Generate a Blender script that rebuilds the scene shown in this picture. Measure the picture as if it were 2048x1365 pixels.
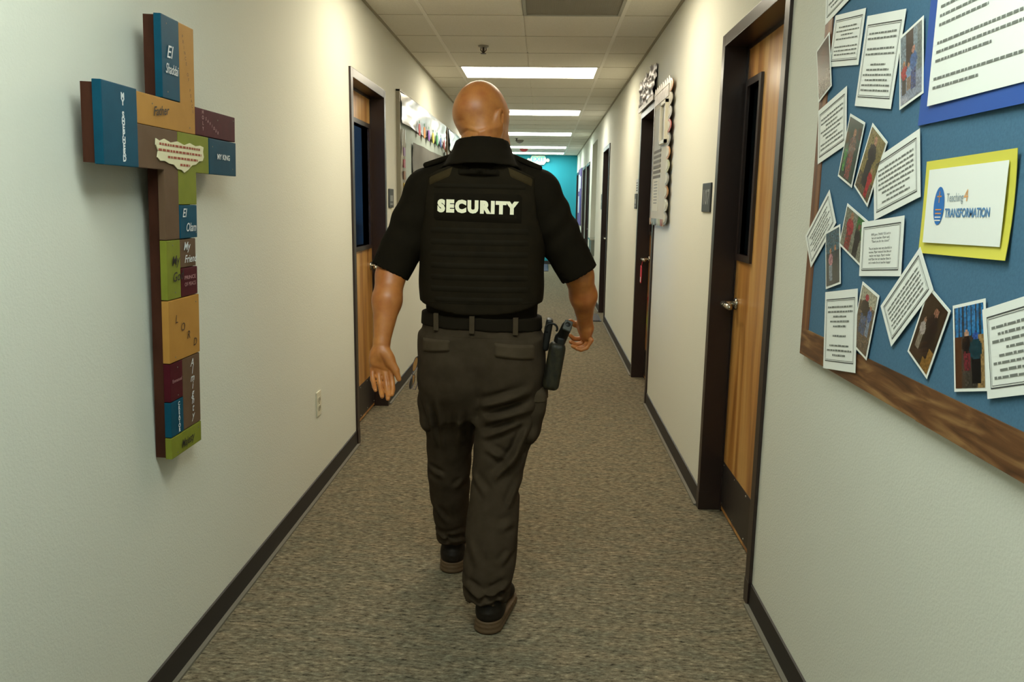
import bpy, bmesh, math, random
import numpy as np
from mathutils import Vector, Matrix
from mathutils.bvhtree import BVHTree

for _o in list(bpy.data.objects):
    bpy.data.objects.remove(_o)
SC = bpy.context.scene
COL = SC.collection
R = math.radians

# ------------------------------------------------------------------ camera
HC, XL, XR, ZC = 1.4104, -1.0732, 0.7724, 2.5609
YB, YE = -2.83, 18.85                       # back and end of the corridor
YAW, PIT, ROL, FPX = .03733, .17348, .01432, 1561.24
fwd = Vector((-math.sin(YAW)*math.cos(PIT), math.cos(YAW)*math.cos(PIT), -math.sin(PIT)))
r0 = Vector((math.cos(YAW), math.sin(YAW), 0)); u0 = r0.cross(fwd)
rv = r0*math.cos(ROL)+u0*math.sin(ROL); uv_ = u0*math.cos(ROL)-r0*math.sin(ROL)
cam = bpy.data.cameras.new('camera'); cam.sensor_width = 36; cam.lens = FPX/2048*36
cam.clip_start = .05
co = bpy.data.objects.new('camera', cam); COL.objects.link(co)
m4 = Matrix((rv, uv_, -fwd)).transposed().to_4x4(); m4.translation = (0, 0, HC)
co.matrix_world = m4; SC.camera = co

# ------------------------------------------------------------------ world, exposure
w = bpy.data.worlds.new('world'); SC.world = w; w.use_nodes = True
w.node_tree.nodes['Background'].inputs[0].default_value = (.02, .02, .02, 1)
SC.view_settings.view_transform = 'Standard'; SC.view_settings.look = 'None'
SC.view_settings.gamma = 1; SC.view_settings.use_curve_mapping = False
SC.view_settings.exposure = 0.0
LIGHT_STRENGTH = 17.0
WARM, MID, COOL = (1.0, .91, .70), (1.0, .98, .86), (.86, 1.0, .93)

# ------------------------------------------------------------------ materials
MATS = {}
def lin(h):
    h = h.lstrip('#'); c = [int(h[i:i+2], 16)/255 for i in (0, 2, 4)]
    return tuple(((x/12.92) if x <= .04045 else ((x+.055)/1.055)**2.4) for x in c)+(1,)
def mat(name, col, rough=.6, metal=0, bump=None, noise=None, emit=None, spec=.5, coat=0):
    """bump=(scale,strength,dist), noise=(scale,amount,col2[,stretch xyz])"""
    if name in MATS: return MATS[name]
    m = bpy.data.materials.new(name); m.use_nodes = True
    nt = m.node_tree; b = nt.nodes['Principled BSDF']
    c = lin(col) if isinstance(col, str) else tuple(col)+((1,) if len(col) == 3 else ())
    b.inputs['Base Color'].default_value = c
    b.inputs['Roughness'].default_value = rough; b.inputs['Metallic'].default_value = metal
    b.inputs['Specular IOR Level'].default_value = spec
    if coat: b.inputs['Coat Weight'].default_value = coat; b.inputs['Coat Roughness'].default_value = .15
    tc = nt.nodes.new('ShaderNodeTexCoord')
    if noise:
        n = nt.nodes.new('ShaderNodeTexNoise'); n.inputs['Scale'].default_value = noise[0]; n.inputs['Detail'].default_value = 5
        mp = nt.nodes.new('ShaderNodeMapping')
        if len(noise) > 3: mp.inputs['Scale'].default_value = noise[3]
        nt.links.new(tc.outputs['Object'], mp.inputs[0]); nt.links.new(mp.outputs[0], n.inputs['Vector'])
        rmp = nt.nodes.new('ShaderNodeMapRange'); rmp.inputs[1].default_value = .35; rmp.inputs[2].default_value = .65
        rmp.inputs[4].default_value = noise[1]
        nt.links.new(n.outputs[0], rmp.inputs[0])
        mx = nt.nodes.new('ShaderNodeMix'); mx.data_type = 'RGBA'
        mx.inputs[6].default_value = c; mx.inputs[7].default_value = lin(noise[2])
        nt.links.new(rmp.outputs[0], mx.inputs[0]); nt.links.new(mx.outputs[2], b.inputs['Base Color'])
    if bump:
        n2 = nt.nodes.new('ShaderNodeTexNoise'); n2.inputs['Scale'].default_value = bump[0]; n2.inputs['Detail'].default_value = 3
        nt.links.new(tc.outputs['Object'], n2.inputs['Vector'])
        bp = nt.nodes.new('ShaderNodeBump'); bp.inputs['Strength'].default_value = bump[1]; bp.inputs['Distance'].default_value = bump[2]
        nt.links.new(n2.outputs[0], bp.inputs['Height']); nt.links.new(bp.outputs[0], b.inputs['Normal'])
    if emit:
        b.inputs['Emission Color'].default_value = tuple(emit[0])+(1,); b.inputs['Emission Strength'].default_value = emit[1]
    MATS[name] = m; return m

def mat_attr(name, rough=.5, coat=0):
    m = bpy.data.materials.new(name); m.use_nodes = True; nt = m.node_tree
    a = nt.nodes.new('ShaderNodeAttribute'); a.attribute_name = 'print'
    b = nt.nodes['Principled BSDF']; b.inputs['Roughness'].default_value = rough
    if coat: b.inputs['Coat Weight'].default_value = coat
    nt.links.new(a.outputs['Color'], b.inputs['Base Color']); return m

def carpet_mat():
    m = bpy.data.materials.new('carpet'); m.use_nodes = True; nt = m.node_tree; N = nt.nodes; L = nt.links
    b = N['Principled BSDF']; b.inputs['Roughness'].default_value = .95; b.inputs['Specular IOR Level'].default_value = .1
    tc = N.new('ShaderNodeTexCoord'); mp = N.new('ShaderNodeMapping'); mp.inputs['Scale'].default_value = (.55, 1.5, 1); mp.inputs['Rotation'].default_value = (0, 0, .25)
    L.new(tc.outputs['Object'], mp.inputs[0])
    n1 = N.new('ShaderNodeTexNoise'); n1.inputs['Scale'].default_value = 62; n1.inputs['Detail'].default_value = 4; n1.inputs['Roughness'].default_value = .75
    L.new(mp.outputs[0], n1.inputs['Vector'])
    cr = N.new('ShaderNodeValToRGB'); e = cr.color_ramp.elements
    e[0].position = .33; e[0].color = lin('#2b2721'); e[1].position = .68; e[1].color = lin('#a39985')
    x = e.new(.45); x.color = lin('#6b6252'); x = e.new(.55); x.color = lin('#7b7161')
    L.new(n1.outputs[0], cr.inputs[0])
    n2 = N.new('ShaderNodeTexNoise'); n2.inputs['Scale'].default_value = 16; n2.inputs['Detail'].default_value = 3
    L.new(mp.outputs[0], n2.inputs['Vector'])
    cr2 = N.new('ShaderNodeValToRGB'); e = cr2.color_ramp.elements
    e[0].position = .35; e[0].color = (.80, .84, .80, 1); e[1].position = .65; e[1].color = (1.1, 1.04, .95, 1)
    L.new(n2.outputs[0], cr2.inputs[0])
    mx = N.new('ShaderNodeMix'); mx.data_type = 'RGBA'; mx.blend_type = 'MULTIPLY'; mx.inputs[0].default_value = 1
    L.new(cr.outputs[0], mx.inputs[6]); L.new(cr2.outputs[0], mx.inputs[7]); L.new(mx.outputs[2], b.inputs['Base Color'])
    bp = N.new('ShaderNodeBump'); bp.inputs['Strength'].default_value = .7; bp.inputs['Distance'].default_value = .006
    L.new(n1.outputs[0], bp.inputs['Height']); L.new(bp.outputs[0], b.inputs['Normal'])
    return m

def wood_mat(name, c1, c2, c3, rough=.32, scale=(1, 1, 1), coat=.25, wave=6.0):
    m = bpy.data.materials.new(name); m.use_nodes = True; nt = m.node_tree; N = nt.nodes; L = nt.links
    b = N['Principled BSDF']; b.inputs['Roughness'].default_value = rough
    if coat: b.inputs['Coat Weight'].default_value = coat; b.inputs['Coat Roughness'].default_value = .22
    tc = N.new('ShaderNodeTexCoord'); mp = N.new('ShaderNodeMapping'); mp.inputs['Scale'].default_value = scale
    L.new(tc.outputs['Object'], mp.inputs[0])
    n = N.new('ShaderNodeTexNoise'); n.inputs['Scale'].default_value = wave; n.inputs['Detail'].default_value = 6; n.inputs['Distortion'].default_value = .6
    L.new(mp.outputs[0], n.inputs['Vector'])
    cr = N.new('ShaderNodeValToRGB'); e = cr.color_ramp.elements
    e[0].position = .3; e[0].color = lin(c1); e[1].position = .7; e[1].color = lin(c3); x = e.new(.5); x.color = lin(c2)
    L.new(n.outputs[0], cr.inputs[0]); L.new(cr.outputs[0], b.inputs['Base Color'])
    return m

M_wall = mat('painted_wall', '#d4d3c6', .85, bump=(170, .38, .0025), spec=.25)
M_carpet = carpet_mat()
M_tile = mat('ceiling_tile', '#ebe6da', .95, bump=(260, .5, .002), noise=(180, .5, '#d8d2c4'), spec=.1)
M_grid = mat('ceiling_grid', '#efeade', .5)
M_frame = mat('bronze_frame', '#2c1f1b', .33, spec=.5, noise=(30, .3, '#241814'))
M_base = mat('rubber_base', '#221c19', .55)
M_cushion = mat('edge_bead', '#6d675a', .8)
M_teal = mat('teal_paint', '#1f93a3', .8, bump=(220, .3, .0015))
M_veneer = wood_mat('door_veneer', '#8c5826', '#b8813f', '#d2a45f', scale=(1, 7, .45), wave=2.0)
M_kick = mat('kick_plate', '#3b3431', .4, metal=.5, noise=(40, .5, '#463d39'))
M_steel = mat('brushed_steel', '#b9b4a8', .25, metal=1)
M_glassdark = mat('dark_pane', '#0b1015', .06, spec=.6)
M_black = mat('black_plastic', '#26282a', .45)
M_white = mat('white_print_paper', '#e9eae3', .7)
M_ink = mat('ink', '#3b3c3c', .8)

# ------------------------------------------------------------------ mesh helpers
class MB:
    def __init__(s): s.v = []; s.f = []
    def box(s, a, b):
        x0, y0, z0 = [min(p, q) for p, q in zip(a, b)]; x1, y1, z1 = [max(p, q) for p, q in zip(a, b)]
        n = len(s.v)
        s.v += [(x0,y0,z0),(x1,y0,z0),(x1,y1,z0),(x0,y1,z0),(x0,y0,z1),(x1,y0,z1),(x1,y1,z1),(x0,y1,z1)]
        s.f += [tuple(n+i for i in q) for q in ((0,3,2,1),(4,5,6,7),(0,1,5,4),(1,2,6,5),(2,3,7,6),(3,0,4,7))]
        return s
    def prism(s, pts, d0, d1, ax=0):
        """polygon pts in the two other axes, extruded from d0 to d1 along axis ax"""
        n = len(s.v); k = len(pts)
        def P(d, p):
            return (d, p[0], p[1]) if ax == 0 else ((p[0], d, p[1]) if ax == 1 else (p[0], p[1], d))
        s.v += [P(d0, p) for p in pts]+[P(d1, p) for p in pts]
        s.f += [tuple(range(n, n+k))[::-1], tuple(range(n+k, n+2*k))]
        s.f += [(n+i, n+(i+1) % k, n+k+(i+1) % k, n+k+i) for i in range(k)]
        return s
    def tube(s, pts, r, seg=8, caps=True):
        pts = [Vector(p) for p in pts]; n = len(s.v); k = len(pts)
        rr = r if isinstance(r, (list, tuple)) else [r]*k
        prev = None
        for i, p in enumerate(pts):
            t = (pts[min(i+1, k-1)]-pts[max(i-1, 0)]).normalized()
            ref = Vector((0, 0, 1)) if abs(t.z) < .9 else Vector((1, 0, 0))
            if prev is None: a = t.cross(ref).normalized()
            else: a = (prev-t*prev.dot(t)).normalized()
            prev = a; b = t.cross(a)
            for j in range(seg):
                q = 2*math.pi*j/seg; s.v.append(tuple(p+a*(math.cos(q)*rr[i])+b*(math.sin(q)*rr[i])))
        for i in range(k-1):
            for j in range(seg):
                s.f.append((n+i*seg+j, n+i*seg+(j+1) % seg, n+(i+1)*seg+(j+1) % seg, n+(i+1)*seg+j))
        if caps:
            s.f.append(tuple(range(n, n+seg))[::-1]); s.f.append(tuple(range(n+(k-1)*seg, n+k*seg)))
        return s
    def lathe(s, prof, c, seg=20, ax=2):
        n = len(s.v); k = len(prof)
        for (r_, h) in prof:
            for j in range(seg):
                q = 2*math.pi*j/seg; a, b = r_*math.cos(q), r_*math.sin(q)
                p = (a, b, h) if ax == 2 else ((h, a, b) if ax == 0 else (a, h, b))
                s.v.append(tuple(x+y for x, y in zip(c, p)))
        for i in range(k-1):
            for j in range(seg):
                s.f.append((n+i*seg+j, n+i*seg+(j+1) % seg, n+(i+1)*seg+(j+1) % seg, n+(i+1)*seg+j))
        s.f.append(tuple(range(n, n+seg))[::-1]); s.f.append(tuple(range(n+(k-1)*seg, n+k*seg)))
        return s
    def mesh(s, name, m, smooth=False, bevel=0):
        me = bpy.data.meshes.new(name); me.from_pydata(s.v, [], s.f)
        bm = bmesh.new(); bm.from_mesh(me); bmesh.ops.recalc_face_normals(bm, faces=bm.faces)
        if bevel: bmesh.ops.bevel(bm, geom=list(bm.edges), offset=bevel, segments=2, profile=.7, affect='EDGES')
        bm.to_mesh(me); bm.free()
        for x in (m if isinstance(m, (list, tuple)) else [m]): me.materials.append(x)
        if smooth: me.polygons.foreach_set('use_smooth', [True]*len(me.polygons))
        return me
    def build(s, name, m, parent=None, smooth=False, bevel=0):
        return link(name, s.mesh(name, m, smooth, bevel), parent)
def link(name, me, parent=None):
    o = bpy.data.objects.new(name, me); COL.objects.link(o)
    if parent is not None:
        o.parent = parent
        pm = world_of(parent); o.matrix_parent_inverse = pm.inverted()
    return o
def world_of(o):
    m = o.matrix_basis.copy()
    if o.parent: m = world_of(o.parent) @ o.matrix_parent_inverse @ m
    return m
def thing(name, loc=(0, 0, 0), label=None, cat=None, group=None, kind=None):
    o = bpy.data.objects.new(name, None); COL.objects.link(o); o.location = loc; o.empty_display_size = .05
    return tag(o, label, cat, group, kind)
def tag(o, label=None, cat=None, group=None, kind=None):
    if label: o['label'] = label
    if cat: o['category'] = cat
    if group: o['group'] = group
    if kind: o['kind'] = kind
    return o
def struct(o, label, cat): return tag(o, label, cat, None, 'structure')

def text_data(txt, size, align='CENTER', bold=0, shear=0, valign='CENTER', spacing=1.0, space_line=1.0):
    cu = bpy.data.curves.new('t', 'FONT'); cu.body = txt; cu.size = size; cu.align_x = align; cu.align_y = valign
    cu.offset = bold; cu.shear = shear; cu.space_character = spacing; cu.space_line = space_line; cu.resolution_u = 3
    o = bpy.data.objects.new('t', cu); COL.objects.link(o)
    me = bpy.data.meshes.new_from_object(o.evaluated_get(bpy.context.evaluated_depsgraph_get()))
    v = [tuple(x.co) for x in me.vertices]; f = [tuple(p.vertices) for p in me.polygons]
    bpy.data.objects.remove(o); bpy.data.curves.remove(cu); bpy.data.meshes.remove(me)
    return v, f
class Plane:
    """a flat print surface: u to the reader's right, v up, n towards the reader"""
    def __init__(s, c, u, v, n): s.c, s.u, s.v, s.n = Vector(c), Vector(u).normalized(), Vector(v).normalized(), Vector(n).normalized()
    def P(s, a, b, d=0): return tuple(s.c+s.u*a+s.v*b+s.n*d)
def wall_plane(side, y, z, ang=0, off=0):
    a = R(ang)
    if side == 'R': u = Vector((0, -1, 0)); n = Vector((-1, 0, 0)); x = XR-off
    else: u = Vector((0, 1, 0)); n = Vector((1, 0, 0)); x = XL+off
    v = Vector((0, 0, 1))
    return Plane((x, y, z), u*math.cos(a)+v*math.sin(a), v*math.cos(a)-u*math.sin(a), n)
def pl_text(pl, txt, a, b, size, m, parent, name='lettering', d=.0012, fit=None, rot=0, **k):
    v, f = text_data(txt, size, **k)
    if fit:
        w_ = max(p[0] for p in v)-min(p[0] for p in v)
        s_ = fit/w_; v = [(p[0]*s_, p[1], p[2]) for p in v]
    cr, sr = math.cos(R(rot)), math.sin(R(rot))
    mb = MB(); mb.v = [pl.P(a+p[0]*cr-p[1]*sr, b+p[0]*sr+p[1]*cr, d) for p in v]; mb.f = f
    me = bpy.data.meshes.new(name); me.from_pydata(mb.v, [], mb.f); me.materials.append(m)
    return link(name, me, parent)
def pl_quads(pl, quads, m, parent, name, d=.001):
    mb = MB()
    for (a0, b0, a1, b1) in quads:
        n = len(mb.v); mb.v += [pl.P(a0, b0, d), pl.P(a1, b0, d), pl.P(a1, b1, d), pl.P(a0, b1, d)]; mb.f.append((n, n+1, n+2, n+3))
    me = bpy.data.meshes.new(name); me.from_pydata(mb.v, [], mb.f); me.materials.append(m)
    return link(name, me, parent)
def pl_slab(pl, w_, h, t, m, name, parent=None, d=0, curl=0, seed=0):
    """thin sheet with slight curl, real thickness t"""
    rnd = random.Random(seed); nx, ny = 6, 6; mb = MB()
    ph = rnd.uniform(0, 6)
    for k in (0, 1):
        for j in range(ny+1):
            for i in range(nx+1):
                a = (i/nx-.5)*w_; b = (j/ny-.5)*h
                q = curl*((2*abs(j/ny-.5))**2)*(.6+.4*math.sin(ph+3*i/nx)) if curl else 0
                mb.v.append(pl.P(a, b, d+q+(t if k else 0)))
    S = (nx+1)*(ny+1)
    for j in range(ny):
        for i in range(nx):
            a = j*(nx+1)+i; mb.f += [(a+S, a+1+S, a+nx+2+S, a+nx+1+S), (a, a+nx+1, a+nx+2, a+1)]
    ring = [i for i in range(nx+1)]+[j*(nx+1)+nx for j in range(1, ny+1)]+[ny*(nx+1)+i for i in range(nx-1, -1, -1)]+[j*(nx+1) for j in range(ny-1, 0, -1)]
    for q in range(len(ring)):
        a, b = ring[q], ring[(q+1) % len(ring)]; mb.f.append((a, b, b+S, a+S))
    me = bpy.data.meshes.new(name); me.from_pydata(mb.v, [], mb.f); me.materials.append(m)
    return link(name, me, parent)

# ------------------------------------------------------------------ the setting
TH = .14
TOPZ = 2.138
doorsR = [(2.632, 3.585), (5.51, 6.462), (9.47, 10.42), (13.50, 14.45), (14.85, 15.8), (17.75, 18.70)]
ALC = (11.78, 12.95, 2.37)
doorsL = [(4.388, 5.340)]
def wall(name, x0, x1, openings, label):
    mb = MB(); y = YB
    for (a, b, t) in sorted(openings):
        mb.box((x0, y, 0), (x1, a, ZC+.1)); mb.box((x0, a, t), (x1, b, ZC+.1)); y = b
    mb.box((x0, y, 0), (x1, YE, ZC+.1))
    return struct(mb.build(name, M_wall), label, 'wall')
c_ = .03
wall('wall_right', XR, XR+TH, [(a+c_, b-c_, TOPZ-c_) for a, b in doorsR]+[ALC], 'cream painted right wall of the corridor')
wall('wall_left', XL-TH, XL, [(a+c_, b-c_, TOPZ-c_) for a, b in doorsL], 'cream painted left wall of the corridor')
struct(MB().box((XL-TH, YE, 0), (XR+TH, YE+.12, ZC+.1)).build('wall_end', M_teal), 'teal painted wall closing the far end of the corridor', 'wall')
struct(MB().box((XL-TH, YB-.12, 0), (XR+TH, YB, ZC+.1)).build('wall_back', M_wall), 'cream wall closing the corridor behind the viewer', 'wall')
struct(MB().box((XL-2.6, YB-.12, -.06), (XR+.9, YE+.12, 0)).build('floor', M_carpet), 'mottled brown and grey loop carpet of the corridor', 'floor')
# drinking fountain alcove
mb = MB(); mb.box((XR+.5, ALC[0]-.1, 0), (XR+.56, ALC[1]+.1, ZC)); mb.box((XR+TH, ALC[0]-.1, 0), (XR+.5, ALC[0], ZC)); mb.box((XR+TH, ALC[1], 0), (XR+.5, ALC[1]+.1, ZC)); mb.box((XR+TH, ALC[0]-.1, ALC[2]), (XR+.5, ALC[1]+.1, ZC))
struct(mb.build('wall_alcove', M_wall), 'cream alcove recessed in the far right wall', 'wall')

# baseboards with a thin bead at the carpet
def baseboard(name, side, openings, label):
    y = YB; mb = MB(); be = MB()
    for (a, b) in sorted(openings)+[(YE, YE)]:
        if side == 'R': mb.prism([(XR, 0), (XR-.010, 0), (XR-.008, .012), (XR-.006, .085), (XR, .087)], y, a, 1); be.box((XR-.024, y, -.002), (XR-.008, a, .008))
        else: mb.prism([(XL, 0), (XL+.010, 0), (XL+.008, .012), (XL+.006, .085), (XL, .087)], y, a, 1); be.box((XL+.008, y, -.002), (XL+.024, a, .008))
        y = b
    o = struct(mb.build(name, M_base), label, 'baseboard'); be.build('edge_bead', M_cushion, o)
baseboard('baseboard_right', 'R', doorsR+[ALC[:2]], 'black rubber baseboard along the right wall')
baseboard('baseboard_left', 'L', doorsL, 'black rubber baseboard along the left wall')
struct(MB().box((XL, YE-.008, 0), (XR, YE, .087)).build('baseboard_end', M_base), 'black rubber baseboard under the teal end wall', 'baseboard')

# ceiling: backing slab, grid bars, tiles
G0 = -.7576; G1 = G0+1.2192; YT = 6.9235; S_ = .6096
ceil_ = struct(MB().box((XL-TH, YB-.12, ZC+.03), (XR+TH, YE+.12, ZC+.1)).build('ceiling', mat('plenum', '#8a8272', .95)), 'suspended ceiling of square-edged acoustic tiles', 'ceiling')
LROWS = [-15, -10, -5, 0, 5, 10, 15, 18]
tile_cache = {}
def tile(x0, x1, ya, yb, score=False):
    key = (round(x1-x0, 3), round(yb-ya, 3), score)
    if key not in tile_cache:
        mb = MB(); hx, hy = (x1-x0)/2-.003, (yb-ya)/2-.0035
        if score:
            mb.box((-hx, -hy, .002), (-.0035, hy, .02)); mb.box((.0035, -hy, .002), (hx, hy, .02)); mb.box((-.0035, -hy, .006), (.0035, hy, .02))
        else: mb.box((-hx, -hy, .002), (hx, hy, .02))
        tile_cache[key] = mb.mesh('ceiling_tile', M_tile)
    o = link('ceiling_tile', tile_cache[key], None); o.parent = ceil_; o.location = ((x0+x1)/2, (ya+yb)/2, ZC)
for k in range(-16, 20):
    ya, yb = YT+k*S_, min(YT+(k+1)*S_, YE)
    ya = max(ya, YB)
    if yb-ya < .05: continue
    tile(XL, G0, ya, yb); tile(G1, XR, ya, yb)
    if k in LROWS: continue
    if k == -4: tile(G0, (G0+G1)/2, ya, yb); continue
    tile(G0, G1, ya, yb, True)
for gx in (G0, G1):
    MB().box((gx-.012, YB, ZC-.002), (gx+.012, YE, ZC+.01)).build('grid_bar', M_grid, ceil_)
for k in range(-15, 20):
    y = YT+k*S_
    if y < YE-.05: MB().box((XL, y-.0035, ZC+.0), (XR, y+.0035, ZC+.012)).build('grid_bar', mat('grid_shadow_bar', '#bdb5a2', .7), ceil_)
for nm, xa, xb in (('wall_angle', XL, XL+.018), ('wall_angle', XR-.018, XR)):
    MB().box((xa, YB, ZC-.003), (xb, YE, ZC+.004)).build(nm, mat('wall_angle', '#a59c86', .6), ceil_)

# doors --------------------------------------------------------------
def lever(side, x, y, z, parent, toward=-1):
    """lever handle; s=+1 points from the leaf into the corridor"""
    s = -1 if side == 'R' else 1
    e = MB().lathe([(.027, 0), (.027, s*.006), (.022, s*.012), (.0, s*.012)], (x, y, z), 20, 0).build('rosette', M_steel, parent, True)
    mb = MB().tube([(x+s*.01, y, z), (x+s*.052, y, z), (x+s*.06, y+toward*.008, z), (x+s*.062, y+toward*.03, z), (x+s*.055, y+toward*.115, z-.004)], [.013, .013, .0125, .012, .010], 10)
    mb.tube([(x+s*.062, y+toward*.01, z), (x+s*.055, y+toward*.115, z-.004)], [.014, .011], 10)
    return mb.build('lever', M_steel, parent, True)
def door(n, side, ya, yb, label, win=None, far=False, leafmat=None, pane=None, handle_far=True, depth=.087):
    x = XR if side == 'R' else XL; s = -1 if side == 'R' else 1      # s: into corridor
    root = thing(f'door_{n}', (x, (ya+yb)/2, 0), None, None, None, None); struct(root, label, 'door')
    cw = .05; pr = .012; dp = -s*TH
    for nm, a, b in (('jamb', ya, ya+cw), ('jamb', yb-cw, yb)):
        mb = MB(); mb.box((x+s*pr, a, 0), (x+dp, b, TOPZ))
        st = b if nm == 'jamb' and a == ya else a-.014
        j = mb.build('jamb', M_frame, root, bevel=.002)
        lo, hi = (b, b+.014) if a == ya else (a-.014, a)
        MB().box((x-s*depth, lo, 0), (x+dp, hi, TOPZ-cw)).build('stop', M_frame, j)
        if not far: MB().box((x+s*(pr+.0012), a-.001, 0), (x-s*.03, b+.001, .088)).build('plinth', M_frame, j)
    h = MB().box((x+s*pr, ya+cw, TOPZ-cw), (x+dp, yb-cw, TOPZ)).build('head_jamb', M_frame, root, bevel=.002)
    MB().box((x-s*depth, ya+cw, TOPZ-cw-.014), (x+dp, yb-cw, TOPZ-cw)).build('stop', M_frame, h)
    xl = x-s*(depth+.004); la, lb = ya+cw+.003, yb-cw-.003; zt = TOPZ-cw-.003; t = -s*.042
    mb = MB()
    if win:
        wa, wb, z0, z1 = win
        for q in ((la, wa, .012, zt), (wb, lb, .012, zt), (wa, wb, .012, z0), (wa, wb, z1, zt)):
            mb.box((xl, q[0], q[2]), (xl+t, q[1], q[3]))
    else: mb.box((xl, la, .012), (xl+t, lb, zt))
    leaf = mb.build('leaf', leafmat or M_veneer, root)
    if win:
        f = .028; mb = MB()
        for q in ((wa-f, wa, z0-f, z1+f), (wb, wb+f, z0-f, z1+f), (wa, wb, z0-f, z0), (wa, wb, z1, z1+f)):
            mb.box((xl+s*.012, q[0], q[2]), (xl+t, q[1], q[3]))
        mb.build('window_frame', M_frame, leaf)
        MB().box((xl+t*.45, wa, z0), (xl+t*.6, wb, z1)).build('pane', pane or M_glassdark, leaf)
    if not far:
        MB().box((xl, la+.012, .032), (xl+s*.002, lb-.012, .245)).build('kick_plate', M_kick, leaf)
        k = MB()
        for yy in np.linspace(la+.03, lb-.03, 5):
            for zz in (.045, .232): k.lathe([(.004, 0), (.003, s*.0015)], (xl+s*.002, yy, zz), 6, 0)
        k.build('kick_plate_screws', M_steel, leaf)
        for zz in (.25, 1.05, 1.85):
            hy = la+.001 if handle_far else lb-.001
            MB().tube([(xl+s*.006, hy, zz-.05), (xl+s*.006, hy, zz+.05)], .007, 8).build('hinge', M_frame, leaf, True)
    lever(side, xl, lb-.062 if handle_far else la+.062, .99, leaf, -1 if handle_far else 1)
    return root, leaf, xl
door(1, 'R', *doorsR[0], 'honey wood door with narrow window beside the blue bulletin board', win=(3.295, 3.475, 1.21, 1.915))
d2, leaf2, xl2 = door(2, 'R', *doorsR[1], 'honey wood door with decorations beyond the scalloped poster board', win=(6.17, 6.35, 1.21, 1.915), leafmat=wood_mat('door_veneer_red', '#9a6232', '#b07a42', '#bd8a50', scale=(1, 9, .8), wave=2.2))
dm = mat('dark_door', '#2d1f1c', .45)
door(3, 'R', *doorsR[2], 'dark door on the right wall beside the grey floor mat', far=True, leafmat=dm)
door(4, 'R', *doorsR[3], 'dark door on the right wall just past the fountain alcove', far=True, leafmat=dm)
door(5, 'R', *doorsR[4], 'pale door in a dark frame near the far end of the right wall', far=True, leafmat=mat('pale_door', '#b9bfa0', .6))
door(6, 'R', *doorsR[5], 'last dark door on the right wall by the teal wall', far=True, leafmat=dm)
def glass_mat():
    m = bpy.data.materials.new('window_glass'); m.use_nodes = True; b = m.node_tree.nodes['Principled BSDF']
    b.inputs['Base Color'].default_value = (.55, .75, .85, 1); b.inputs['Roughness'].default_value = .02; b.inputs['Transmission Weight'].default_value = 1; b.inputs['IOR'].default_value = 1.1
    return m
door(7, 'L', *doorsL[0], 'honey wood door with a large glass pane on the left wall', win=(4.62, 5.2, 1.135, 1.885), pane=glass_mat(), depth=.08)
# the dim classroom behind the left door
M_room = mat('classroom_wall', '#6f8290', .9)
mb = MB(); x0, x1, y0, y1 = XL-2.6, XL-TH, 3.6, 8.4
mb.box((x0-.05, y0, 0), (x0, y1, ZC)); mb.box((x0, y0-.05, 0), (x1, y0, ZC)); mb.box((x0, y1, 0), (x1, y1+.05, ZC)); mb.box((x0, y0, ZC), (x1, y1, ZC+.05))
struct(mb.build('wall_classroom', M_room), 'blue-lit walls of the room behind the left door', 'wall')
wn = struct(MB().box((x0+.001, 3.9, 1.0), (x0+.012, 5.0, 2.1)).build('room_glow_panel', mat('blue_glow_emitter', '#9fc4e6', .3, emit=((.35, .62, 1), 16))), 'unseen blue glowing panel added to light the room behind the left door', 'light panel')  # added emitter out of view, gives the room its blue light
cab = thing('storage_cabinet', (XL-1.6, 8.15, 0), 'dark cabinet seen through the left door pane', 'cabinet')
MB().box((XL-1.9, 7.9, 0), (XL-1.1, 8.38, 1.25)).build('body', mat('cab_dark', '#31323a', .6), cab); MB().box((XL-1.88, 7.885, .05), (XL-1.51, 7.9, 1.2)).build('cabinet_door', mat('cab_red', '#4a2a3a', .6), cab); MB().box((XL-1.49, 7.885, .05), (XL-1.12, 7.9, 1.2)).build('cabinet_door', MATS['cab_red'], cab)

# ------------------------------------------------------------------ ceiling lights
def ceiling_light(k, colr, label):
    ya = YT+k*S_; yb = ya+S_
    t = thing('ceiling_light', ((G0+G1)/2, (ya+yb)/2, ZC), label, 'ceiling light', 'fluorescent panels along the corridor ceiling')
    mb = MB(); e = .018
    xa, xb = G0+.012, G1-.012; ya += .004; yb -= .004
    for q in ((xa, xb, ya, ya+e), (xa, xb, yb-e, yb), (xa, xa+e, ya+e, yb-e), (xb-e, xb, ya+e, yb-e)):
        mb.box((q[0], q[2], ZC-.001), (q[1], q[3], ZC+.02))
    mb.build('frame', M_grid, t)
    m = mat(f'diffuser_{k}', '#ffffff', .5, emit=(colr, LIGHT_STRENGTH*(.6 if k == -15 else 1)))
    MB().box((xa+e, ya+e, ZC+.004), (xb-e, yb-e, ZC+.014)).build('diffuser', m, t)
LBL = {-15: (COOL, 'lit ceiling panel farthest behind the viewer'), -10: (COOL, 'lit ceiling panel just ahead of the viewer, over the cross'),
       -5: (WARM, 'lit ceiling panel over the guard, before the air vent'), 0: (WARM, 'largest lit ceiling panel in view, right above the bald head'),
       5: (MID, 'second lit ceiling panel in view, beyond the one above the head'), 10: (COOL, 'third lit ceiling panel in view, before the round detector'),
       15: (COOL, 'fourth lit ceiling panel in view, just before the red strobe'), 18: (COOL, 'farthest lit ceiling panel, touching the teal end wall')}
for k in LROWS: ceiling_light(k, *LBL[k])

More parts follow.
